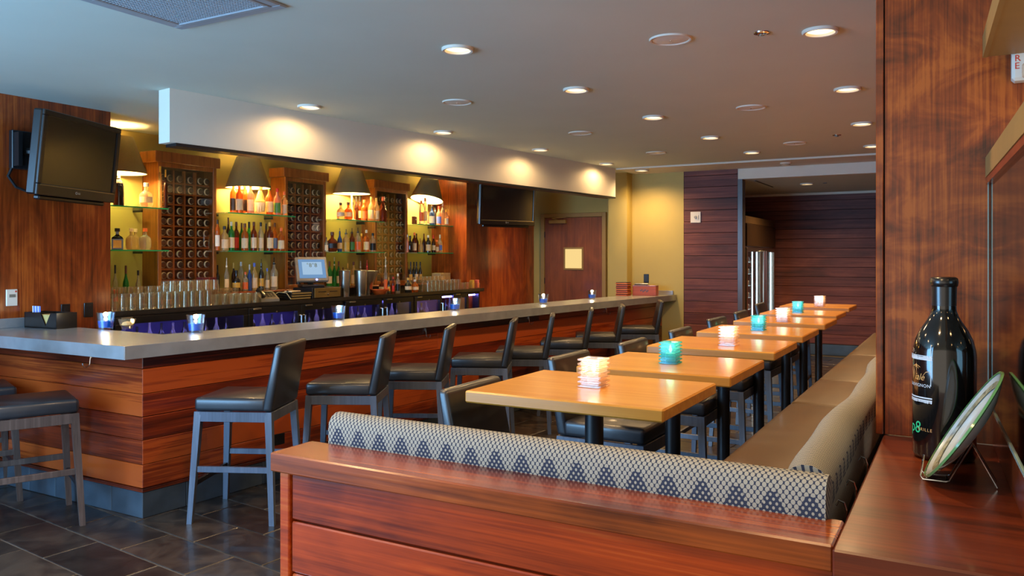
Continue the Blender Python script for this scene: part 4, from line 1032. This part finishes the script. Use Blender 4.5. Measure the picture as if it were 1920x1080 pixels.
shelf_row([(611,494,7,'wine','brown','black','cream',B),(618,490,11,'wine','green','brown','paper',Fq),(627,483,8,'wine','green','silver',None,Fq,True),(635,490,9,'wine','green','brown','cream',Fq),(643,501,7,'wine','brown','brown',None,Fq),(652,494,7,'wine','clear','gold',None,Fq),
           (663,491,11,'whisky','pale','brown','cream',Fq),(676,490,8,'wine','clear','silver',None,Fq,True),(688,488,9,'wine','red','red',None,Fq,True)], 1.2805, 'counter step before third cabinet', 'bottles on the counter step')
shelf_row([(716,521,12,'flask','damber','brown','paper',-6.72),(723,482,7,'wine','clear','white','orange',-6.62,True),(729,520,6,'wine','dark','gold','gold',-6.6),(737,519,6,'whisky','damber','red','red',-6.6),(746,513,9,'whisky','clear','white','black',-6.6),
           (765,521,14,'flask','black','gold','cream',-6.58),(778,524,15,'flask','amber','silver','cream',-6.57)], ZC, 'on the counter below third cabinet', 'bottles on the back counter')
shelf_row([(790,376,9,'slim','clear','orange','orange',Fq),(797,371,9,'slim','clear','brown','paper',Fq),(810,386,11,'whisky','blue','black','white',Fq),(816,379,8,'wine','dark','black',None,B),(823,387,10,'whisky','pink','red','blue',Fq),(830,377,8,'wine','clear','white',None,Fq),
           (837,393,8,'whisky','clear','gold','white',Fq),(845,393,9,'whisky','black','black','white',Fq)], ZS2, 'upper right shelf', 'bottles on the glass shelves')
shelf_row([(764,440,5,'whisky','pink','white',None,Fq),(769,442,11,'flask','black','black',None,Fq),(777,436,9,'whisky','damber','orange','paper',Fq),(781,438,8,'wine','brown','brown',None,B),(789,447,9,'flask','pale','gold',None,Fq),(795,438,7,'wine','brown','brown',None,B),
           (803,441,10,'whisky','dark','white','paper',Fq),(813,441,8,'wine','brown','red','paper',Fq),(819,450,9,'whisky','amber','orange','paper',Fq),(825,440,9,'wine','clear','silver','blue',Fq)], ZS1, 'lower right shelf', 'bottles on the glass shelves')
shelf_row([(764,491,7,'wine','dark','black',None,B),(770,491,7,'wine','dark','black','gold',Fq),(776,491,7,'wine','dark','black',None,B),(781,491,7,'wine','dark','black','paper',Fq),(788,491,7,'wine','dark','black','gold',Fq)], 1.2805, 'counter step at right end', 'bottles on the counter step')
# ------------------------------------------------ glass shelves
BAYS = [(4.345,5.227,'left'),(5.957,6.953,'second'),(7.662,8.618,'third'),(9.367,10.298,'right')]
for y0, y1, nmx in BAYS:
    for z, lv in ((ZS2,'upper'),(ZS1,'lower')):
        o = empty('glass_shelf', (-7.04, (y0+y1)/2, z), '%s glass shelf in the %s bay of the back bar' % (lv, nmx), 'shelf', 'glass shelves')
        put('sheet', MB().box(XG+.001, -6.843, y0+.001, y1-.001, z-.012, z), M['shelf_g'], o)
        put('front_edge', MB().box(-6.843, -6.840, y0+.001, y1-.001, z-.012, z), M['shelf_e'], o)
        for yy in (y0+.10, y1-.10): put('bracket', MB().box(XG+.001, XG+.14, yy-.008, yy+.008, z-.035, z-.0125, .002), M['black'], o)
# ------------------------------------------------ wine cabinets
CNM = ['left', 'middle', 'right']
for ci, (y0, y1) in enumerate(CABS):
    o = empty('wine_cabinet', (-7.2, (y0+y1)/2, 1.28), '%s tall wooden wine cabinet with glass door in the back bar' % CNM[ci], 'cabinet', 'wine cabinets')
    zb, zt2 = ZC+.002 if ci == 0 else 1.2805, 2.61
    m = MB().box(-7.55, -7.515, y0+.003, y1-.003, zb, zt2).box(-7.515, XC, y0+.003, y0+.03, zb, zt2).box(-7.515, XC, y1-.03, y1-.003, zb, zt2).box(-7.515, XC, y0+.03, y1-.03, zb, zb+.02).box(-7.515, XC, y0+.03, y1-.03, zt2-.03, zt2)
    put('carcass', m, M['cab'], o)
    put('back_lining', MB().box(-7.36, -7.355, y0+.031, y1-.031, zb+.021, zt2-.031), M['darkbox'], o)
    put('cornice', MB().box(-7.245, XC+.035, y0-.035, y1+.035, 2.61, 2.72, .004), M['cab'], o)
    t = .045; fx0, fx1 = XC, XC+.02
    f = MB().box(fx0, fx1, y0+.003, y0+t, zb, zt2, .003).box(fx0, fx1, y1-t, y1-.003, zb, zt2, .003).box(fx0, fx1, y0+t, y1-t, zt2-t, zt2, .003).box(fx0, fx1, y0+t, y1-t, zb, zb+t, .003)
    dr_ = put('door', f, M['cab'], o); put('pane', MB().box(fx0+.006, fx0+.010, y0+t, y1-t, zb+t, zt2-t), M['pane'], dr_)
    # lattice: four columns (outer ones hold two bottles), ten rows
    a, b = y0+.05, y1-.05; W = b-a; cols = [0, .285, .50, .715, 1.0]; pitch = .1105; ztop = 2.485
    lat = MB()
    for c in cols[1:-1]: lat.box(-7.10, XC-.035, a+W*c-.010, a+W*c+.010, zb+.02, zt2-.06)
    for r in range(11):
        zz = ztop-.115-pitch*(r-.0)+.045
        if zz > zb+.03: lat.box(-7.10, XC-.04, a, b, zz-.008, zz+.008)
    put('lattice', lat, M['cab'], o)
    ys = [a+W*.075, a+W*.20, a+W*.393, a+W*.607, a+W*.80, a+W*.925]
    for r in range(11):
        zz = ztop-.115-pitch*r+.045+.008+.0382
        if zz < zb+.09: continue
        for j, yy in enumerate(ys):
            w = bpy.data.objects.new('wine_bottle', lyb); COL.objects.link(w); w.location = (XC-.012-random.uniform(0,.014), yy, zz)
            w.scale = (1, .98, .98)
            tag(w, 'wine bottle lying in %s wine cabinet, %s row down, %s from left' % (CNM[ci], ORD[r+1], ORD[j+1]), 'bottle', 'bottles in the wine cabinets')
# ------------------------------------------------ shaded lamps on the upper shelves
LN = ['beside the near television', 'before the middle wine cabinet', 'before the right wine cabinet', 'tilted shade at the far end of the back bar']
LP = [(4.80, 2.455, 0), (6.38, 2.435, 0), (8.13, 2.49, 0), (9.82, 2.52, -14)]
for (yy, zs, tl), n in zip(LP, LN):
    x = -7.0
    o = empty('table_lamp', (x, yy, ZS2), 'lamp with an olive linen cone shade %s' % n if tl == 0 else 'lamp with olive linen cone and %s' % n, 'lamp', 'shaded lamps on the back bar')
    put('base', MB().lathe([(0,.001),(.055,.001),(.055,.012),(.03,.02),(.026,.10),(.018,.14),(.012,.16),(.012,zs-ZS2+.10),(0,zs-ZS2+.10)], 18), plain('lamp_ceramic', sr(214,206,186), .3, coat=.3) if yy < 5 else bpy.data.materials['lamp_ceramic'], o, False, True)
    T = Matrix.Translation((0,0,zs-ZS2)) @ Matrix.Rotation(math.radians(tl), 4, 'X')
    s = put('shade', MB().lathe([(.245,0),(.125,.345),(.120,.345),(.240,0),(.245,0)][:3], 36, M=T), M['shade'], o, False, True, 50)
    put('lining', MB().lathe([(.1215,.345),(.2405,0)], 36, M=T), M['shade_in'], s, False, True, 50)
    put('rim', MB().tube([T @ Vector((.243*math.cos(k*math.pi/18), .243*math.sin(k*math.pi/18), 0)) for k in range(36)], .004, 5, closed=True), M['shade'], s, False, True)
    bl = put('bulb', MB().lathe([(0,.08),(.02,.09),(.034,.12),(.03,.15),(.015,.18),(0,.18)], 14, M=T), emit('bulb_glow', (1,.74,.36), 18) if yy < 5 else bpy.data.materials['bulb_glow'], o, False, True)
    l = bpy.data.lights.new('lamp_light', 'POINT'); l.energy = 17; l.color = (1.0,.66,.28); l.shadow_soft_size = .04
    lo = bpy.data.objects.new('lamp_light', l); lo.location = T @ Vector((.0,0,.055)); link(lo, o, False)
    l = bpy.data.lights.new('lamp_light', 'POINT'); l.energy = 7; l.color = (1.0,.66,.28); l.shadow_soft_size = .03
    lo = bpy.data.objects.new('lamp_light', l); lo.location = T @ Vector((.0,0,.24)); link(lo, o, False)
# ------------------------------------------------ glassware
def tumbler(r0, r1, h):
    return MB().lathe([(0,.012),(r0-.003,.012),(r1-.002,h),(r1,h),(r0,.0),(0,.0)][::-1], 14)
def wineglass(h):
    return MB().lathe([(0,.0),(.034,.0),(.034,.004),(.005,.010),(.0045,h*.45),(.03,h*.55),(.040,h*.68),(.034,h),(.032,h),(.037,h*.68),(0,h*.50)], 14)
tm = tumbler(.033, .040, .150).mesh('glass_tumbler', M['glass'], True, 40); ts = tumbler(.034, .041, .10).mesh('glass_tumbler', M['glass'], True, 40); wg = wineglass(.20).mesh('wine_glass', M['glass'], True, 40)
def glass_rows(me, name, y0, y1, n, xs, z, what, where, group, flip=False, jit=.004):
    for j, x in enumerate(xs):
        for i in range(n):
            o = bpy.data.objects.new(name, me); COL.objects.link(o)
            o.location = (x+random.uniform(-jit,jit), y0+(y1-y0)*i/(n-1)+random.uniform(-jit,jit), z+.0005)
            if flip: o.rotation_euler.x = math.pi; o.location.z += .1505 if me is tm else .1005
            rn = ['front row','second row','third row','back row'][j] if len(xs) > 1 else 'single row'
            tag(o, '%s, %s from left, %s, %s' % (what, ORD[i+1], rn, where), 'glass', group)
glass_rows(tm, 'glass_tumbler', 4.40, 5.42, 12, [-6.50,-6.595], ZC, 'upturned clear tall tumbler', 'left counter end', 'glasses on the back counter', True)
glass_rows(wg, 'wine_glass', 4.40, 5.20, 9, [-6.70,-6.80], ZC, 'clear stemmed wine glass', 'behind the left tumblers', 'glasses on the back counter')
glass_rows(ts, 'glass_tumbler', 5.00, 5.50, 6, [-6.50,-6.595], ZC+.1515, 'clear short tumbler stacked on top', 'left counter end', 'glasses on the back counter', True)
glass_rows(ts, 'glass_tumbler', 5.52, 6.02, 6, [-6.51,-6.605], ZC, 'clear short tumbler', 'before the till', 'glasses on the back counter')
glass_rows(tm, 'glass_tumbler', 5.30, 5.92, 7, [-6.70,-6.795], ZC, 'upright clear tall tumbler', 'below the left wine cabinet', 'glasses on the back counter')
glass_rows(tm, 'glass_tumbler', 9.22, 10.0, 9, [-6.55,-6.65], ZC, 'upturned clear tall tumbler', 'right counter end', 'glasses on the back counter', True)
glass_rows(wg, 'wine_glass', 9.0, 9.86, 10, [-6.745], ZC, 'clear stemmed wine glass', 'behind the right tumblers', 'glasses on the back counter')
glass_rows(ts, 'glass_tumbler', 10.09, 10.19, 2, [-6.52], ZC, 'clear short tumbler', 'far right counter end', 'glasses on the back counter')
# bottles standing in the coolers
bw = MB().lathe(PROF['wine'], 10).mesh('cooler_bottle', M['g_dark'], True, 50); bq_ = MB().lathe(PROF['wine'], 10).mesh('cooler_bottle', M['g_clear'], True, 50); br_ = MB().lathe(PROF['wine'], 10).mesh('cooler_bottle', M['g_red'], True, 50)
for di, (y0, y1, _) in enumerate(DOORS):
    n = 11 if di == 0 else (3 if di == 6 else 5)
    for i in range(n):
        o = bpy.data.objects.new('cooler_bottle', [bw, bq_, bw, br_ if di == 4 else bq_][(i*3+di) % 4]); COL.objects.link(o)
        o.location = (-6.66, y0+.07+(y1-y0-.14)*i/(n-1), .7525); o.scale = (.034,.034,random.uniform(.26,.325))
        tag(o, 'bottle inside the blue-lit cooler, %s glass door from left, %s from left' % (ORD[di+1], ORD[i+1]), 'bottle', 'bottles in the coolers')
# ------------------------------------------------ till, phone, bar tools
ty, tx = 7.05, -6.72
o = empty('cash_drawer', (-6.66, 7.14, ZC), 'dark bronze cash drawer on the back counter beside the steel buckets', 'cash drawer')
put('case', MB().box(-.13, .17, -.28, .22, .001, .125, .004), M['black'], o, False)
put('drawer_front', MB().box(.17, .178, -.25, .19, .008, .118, .003), plain('bronze_face', sr(128,104,56), .4, metal=.5), o, False)
put('slot', MB().box(.178, .181, -.19, -.06, .072, .080).box(.178, .181, .0, .13, .072, .080), M['black'], o, False)
put('lock', MB().lathe([(.012,0),(.012,.006),(0,.007)], 10, M=Matrix.Translation((.178,-.03,.045)) @ Matrix.Rotation(math.pi/2,4,'Y')), M['chrome'], o, False, True)
o = empty('pos_terminal', (-6.74, 7.10, ZC+.127), 'touch screen till terminal with a lit blue screen on the back counter', 'till')
o.location = (-6.66, 7.02, ZC+.1265)
o.rotation_euler.z = math.radians(-32)
put('foot', MB().box(-.12, .12, -.13, .13, 0, .03, .008), M['black'], o, False)
put('neck', MB().tube([(-.03,0,.03),(-.06,0,.12),(-.02,0,.2)], .035, 8), M['black'], o, False, True)
TT = Matrix.Translation((.045,0,.215)) @ Matrix.Rotation(math.radians(-24), 4, 'Y')
put('screen_case', MB().box(-.05, 0, -.185, .185, -.155, .155, .01).xf(TT), plain('till_case', sr(132,118,100), .4), o, False)
put('screen', MB().box(0, .003, -.155, .155, -.118, .118).xf(TT), M['pos'], o, False)
put('screen_window', MB().box(.003, .004, -.115, .115, -.075, .085).xf(TT), M['pos_l'], o, False)
tx_ = text_mb('\u00b08\u00b08', .07, .0004, 'CENTER'); tx_.xf(TT @ Matrix.Translation((.0045,0,.02)) @ Matrix.Rotation(math.pi/2,4,'Z') @ Matrix.Rotation(math.pi/2,4,'X'))
put('screen_text', tx_, plain('screen_ink', sr(60,90,80), .5), o, False)
put('status_light', MB().lathe([(.012,0),(.008,.008),(0,.01)], 8, M=TT @ Matrix.Translation((0,.04,-.137)) @ Matrix.Rotation(math.pi/2,4,'Y')), emit('blue_led', (.1,.15,1), 9), o, False, True)
o = empty('desk_phone', (-6.60, 6.28, ZC), 'grey office telephone on the back counter', 'telephone', rz=math.radians(-25))
put('body', MB().add([(-.10,-.10,0),(.11,-.10,0),(.11,.10,0),(-.10,.10,0),(-.10,-.10,.10),(.11,-.10,.025),(.11,.10,.025),(-.10,.10,.10)], [(3,2,1,0),(4,5,6,7),(0,1,5,4),(1,2,6,5),(2,3,7,6),(3,0,4,7)]), plain('phone_grey', sr(120,108,88), .45), o, False)
put('handset', MB().tube([(.095,-.07,.05),(.08,-.07,.075),(0,-.07,.11),(-.075,-.07,.125),(-.09,-.07,.11)], [.024,.02,.016,.02,.024], 10), M['black_p'], o, False, True)
kp = MB()
for i in range(4):
    for j in range(3): kp.box(-.03+i*.03, -.012+i*.03, -.02+j*.033, .002+j*.033, .084-i*.0107, .090-i*.0107, .002)
put('keypad', kp, M['black_p'], o, False)
put('display', MB().box(-.085, -.045, -.02, .075, .097, .104), plain('phone_lcd', sr(150,140,104), .3), o, False)
put('cord', MB().tube([(-.08,.09,.05),(-.06,.15,.09),(-.01,.22,.08),(.02,.26,.01)], .006, 6), M['tan_d'], o, False, True)
for i in range(3):
    o = empty('tablet_folder', (-6.62, 6.68+.008*i, ZC+.001+.028*i), 'black menu folder, %s from bottom of the pile left of the till' % ORD[i+1], 'folder', 'folders on the back counter')
    put('cover', MB().box(-.15, .13, -.16, .16, 0, .027, .004), M['black_p'], o, False)
    put('pages', MB().box(.10, .131, -.15, .15, .006, .021), M['tan_d'], o, False)
o = empty('paper_stack', (-6.60, 6.66, ZC+.086), 'small stack of cream receipts on the black folders', 'paper', rz=.2)
put('sheets', MB().box(-.05, .05, -.09, .09, 0, .012, .002), M['paper'], o, False); put('clip', MB().box(-.012, .012, -.1, -.06, .006, .016), M['chrome'], o, False)
for i, (yy, xx, r, h, n) in enumerate(((7.60,-6.66,.072,.31,'left'),(7.80,-6.57,.085,.31,'right'))):
    o = empty('steel_bucket', (xx, yy, ZC+.001), 'tall polished steel wine bucket, %s of the pair on the back counter' % n, 'bucket')
    put('wall', MB().lathe([(0,0),(r*.82,0),(r*.84,.01),(r,h),(r-.004,h),(r*.82,.02),(0,.02)], 26), M['steel'], o, False, True, 40)
    put('rolled_rim', MB().tube([(r*math.cos(k*math.pi/13), r*math.sin(k*math.pi/13), h) for k in range(26)], .006, 6, closed=True), M['steel'], o, False, True)
o = empty('steel_funnel', (-6.70, 8.10, ZC+.001), 'flared steel mixing bowl beside the steel buckets', 'bowl')
put('bowl', MB().lathe([(0,.0),(.05,0),(.055,.02),(.06,.10),(.14,.30),(.136,.30),(.055,.11),(0,.09)], 26), M['steel'], o, False, True, 40)
put('rim', MB().tube([(.139*math.cos(k*math.pi/13), .139*math.sin(k*math.pi/13), .3) for k in range(26)], .005, 6, closed=True), M['steel'], o, False, True)
o = empty('wooden_dish', (-6.56, 8.16, ZC+.001), 'shallow wooden dish with handle on the back counter', 'dish')
put('dish', MB().lathe([(0,0),(.07,0),(.10,.04),(.105,.06),(.097,.06),(.07,.02),(0,.015)], 26), M['boxw'], o, False, True, 40)
put('handle', MB().tube([(.0,.095,.05),(.0,.14,.052),(.0,.18,.05)], [.016,.013,.018], 8), M['boxw'], o, False, True)
o = empty('menu_box', (-6.76, 5.94, ZC+.16), 'dark red box standing on a shelf board by the tumblers', 'box'); o.location = (-6.90, 5.62, 1.33)
o.location.z = ZC+.001
put('box', MB().box(-.05, .05, .02, .20, 0, .265, .003), plain('maroon_board', sr(96,30,34), .4, coat=.2), o, False); put('spine', MB().box(.05, .053, .10, .104, 0, .265), M['boxw'], o, False)
o = empty('card_holder', (-6.92, 10.08, 1.2805), 'pale box at the right end of the back counter', 'box')
put('box', MB().box(-.10, .06, -.1, .17, 0, .135, .003), plain('kraft_card', sr(206,176,128), .6), o, False); put('lid_line', MB().box(.06, .062, -.1, .17, .10, .103), M['tan_d'], o, False)
for i, (yy, c, n) in enumerate(((10.30,'gold','yellow'),(10.44,'red','pink'))):
    o = empty('sugar_caddy', (-6.50, yy, ZC+.001), 'small glass cup of %s sweetener packets at the counter end' % n, 'cup')
    put('cup', MB().lathe([(0,.005),(.04,.005),(.046,.085),(.048,.085),(.042,0),(0,0)][::-1], 16), M['glass'], o, False, True, 40)
    pk = MB()
    for k in range(6): pk.box(-.03+k*.010, -.026+k*.010, -.026, .026, .012, .125+.006*(k % 2))
    put('packets', pk, M['c_gold'] if c == 'gold' else plain('pink_paper', sr(226,120,104), .6), o, False)
# small dark carton on upper right shelf
p = on_x(777, 421, -7.0)
o = empty('small_carton', (-7.0, p.y, ZS2+.0005), 'small dark carton on the upper right glass shelf', 'box')
put('carton', MB().box(-.03, .03, -.025, .025, 0, .115, .002), M['c_brown'], o, False); put('emblem', MB().lathe([(.014,0),(0,.0012)], 12, M=Matrix.Translation((.03,0,.07)) @ Matrix.Rotation(math.pi/2,4,'Y')), M['c_white'], o, False)
# ------------------------------------------------ things on the bar top
p = on_z(80, 616, ZB)
o = empty('napkin_caddy', (p.x-.03, p.y+.08, ZB+.001), 'black bar caddy with napkins and straws at the left bar end', 'caddy', rz=math.radians(4))
put('tray', MB().box(-.19, .19, -.085, .085, 0, .012).box(-.19, -.182, -.085, .085, .012, .12).box(.182, .19, -.085, .085, .012, .12).box(-.182, .182, .077, .085, .012, .12).box(-.06, -.052, -.077, .077, .012, .12), M['black_p'], o, False)
fr = MB().add([(-.19,-.085,.0),(.19,-.085,.0),(.19,-.085,.12),(.12,-.085,.12),(.06,-.085,.02),(.0,-.085,.12),(-.19,-.085,.12)], [(0,1,2,3,4),(0,4,5,6)])
fr2 = [(x,-.079,z) for x,y,z in fr.v]; fr.add(fr2, [(4,3,2,1,0),(6,5,4,0)]); put('front_panel', fr, M['black_p'], o, False)
put('napkins', MB().box(-.045, .175, -.07, .07, .013, .105, .003), plain('tan_napkin', sr(196,162,96), .8), o, False)
for i in range(9): put('straw', MB().tube([(-.165+.011*i,-.03,.014),(-.17+.011*i,-.03,.165)], .004, 5), M['c_blue'] if i % 3 else M['c_white'], o, False)
p = on_z(228, 618, ZB)
o = empty('crystal_dish', (p.x-.02, p.y+.06, ZB+.001), 'small cut crystal dish beside the first blue candle', 'dish')
put('dish', MB().lathe([(0,0),(.035,0),(.05,.03),(.065,.075),(.06,.075),(.045,.03),(0,.01)], 9), M['glass'], o, False)
put('salt', MB().lathe([(0,.012),(.042,.03),(.03,.05),(0,.058)], 9), M['paper'], o, False)
p = on_z(1214, 552, ZB)
o = empty('cigar_box', (-3.98, 10.98, ZB+.001), 'orange wooden box with a dark emblem at the far bar end', 'box', rz=math.radians(8))
put('box', MB().box(-.17, .17, -.09, .09, 0, .135, .003), M['boxw'], o, False)
put('lid', MB().box(-.172, .172, -.092, .092, .136, .146, .002), M['panel_v'], o, False)
em = MB()
for k in range(7):
    a = k*.9; em.lathe([(.012,0),(0,.0008)], 7, M=Matrix.Translation((-.05+.017*k, -.0905, .07+.012*math.sin(k*2.1))) @ Matrix.Rotation(math.pi/2,4,'X'))
put('emblem', em, M['c_brown'], o, False)
o = empty('remote_control', (-4.05, 11.0, ZB+.149), 'black remote control lying on the orange wooden box', 'remote', rz=.3)
put('case', MB().box(-.10, .10, -.025, .025, 0, .02, .005), M['black_p'], o, False); put('buttons', MB().box(-.08, .06, -.015, .015, .02, .023), M['c_silver'], o, False)
for i in range(7):
    o = empty('check_presenter', (-4.24+.004*(i % 2), 10.78, ZB+.001+i*.0275), 'wooden check tray, %s from bottom of the stack at the bar end' % ORD[i+1], 'tray', 'stack of wooden trays', rz=math.radians(6+i % 3))
    put('tray', MB().box(-.085, .085, -.11, .11, 0, .017, .003), M['boxw'], o, False); put('felt', MB().box(-.08, .08, -.105, .105, .0172, .027), M['darkbox'], o, False)
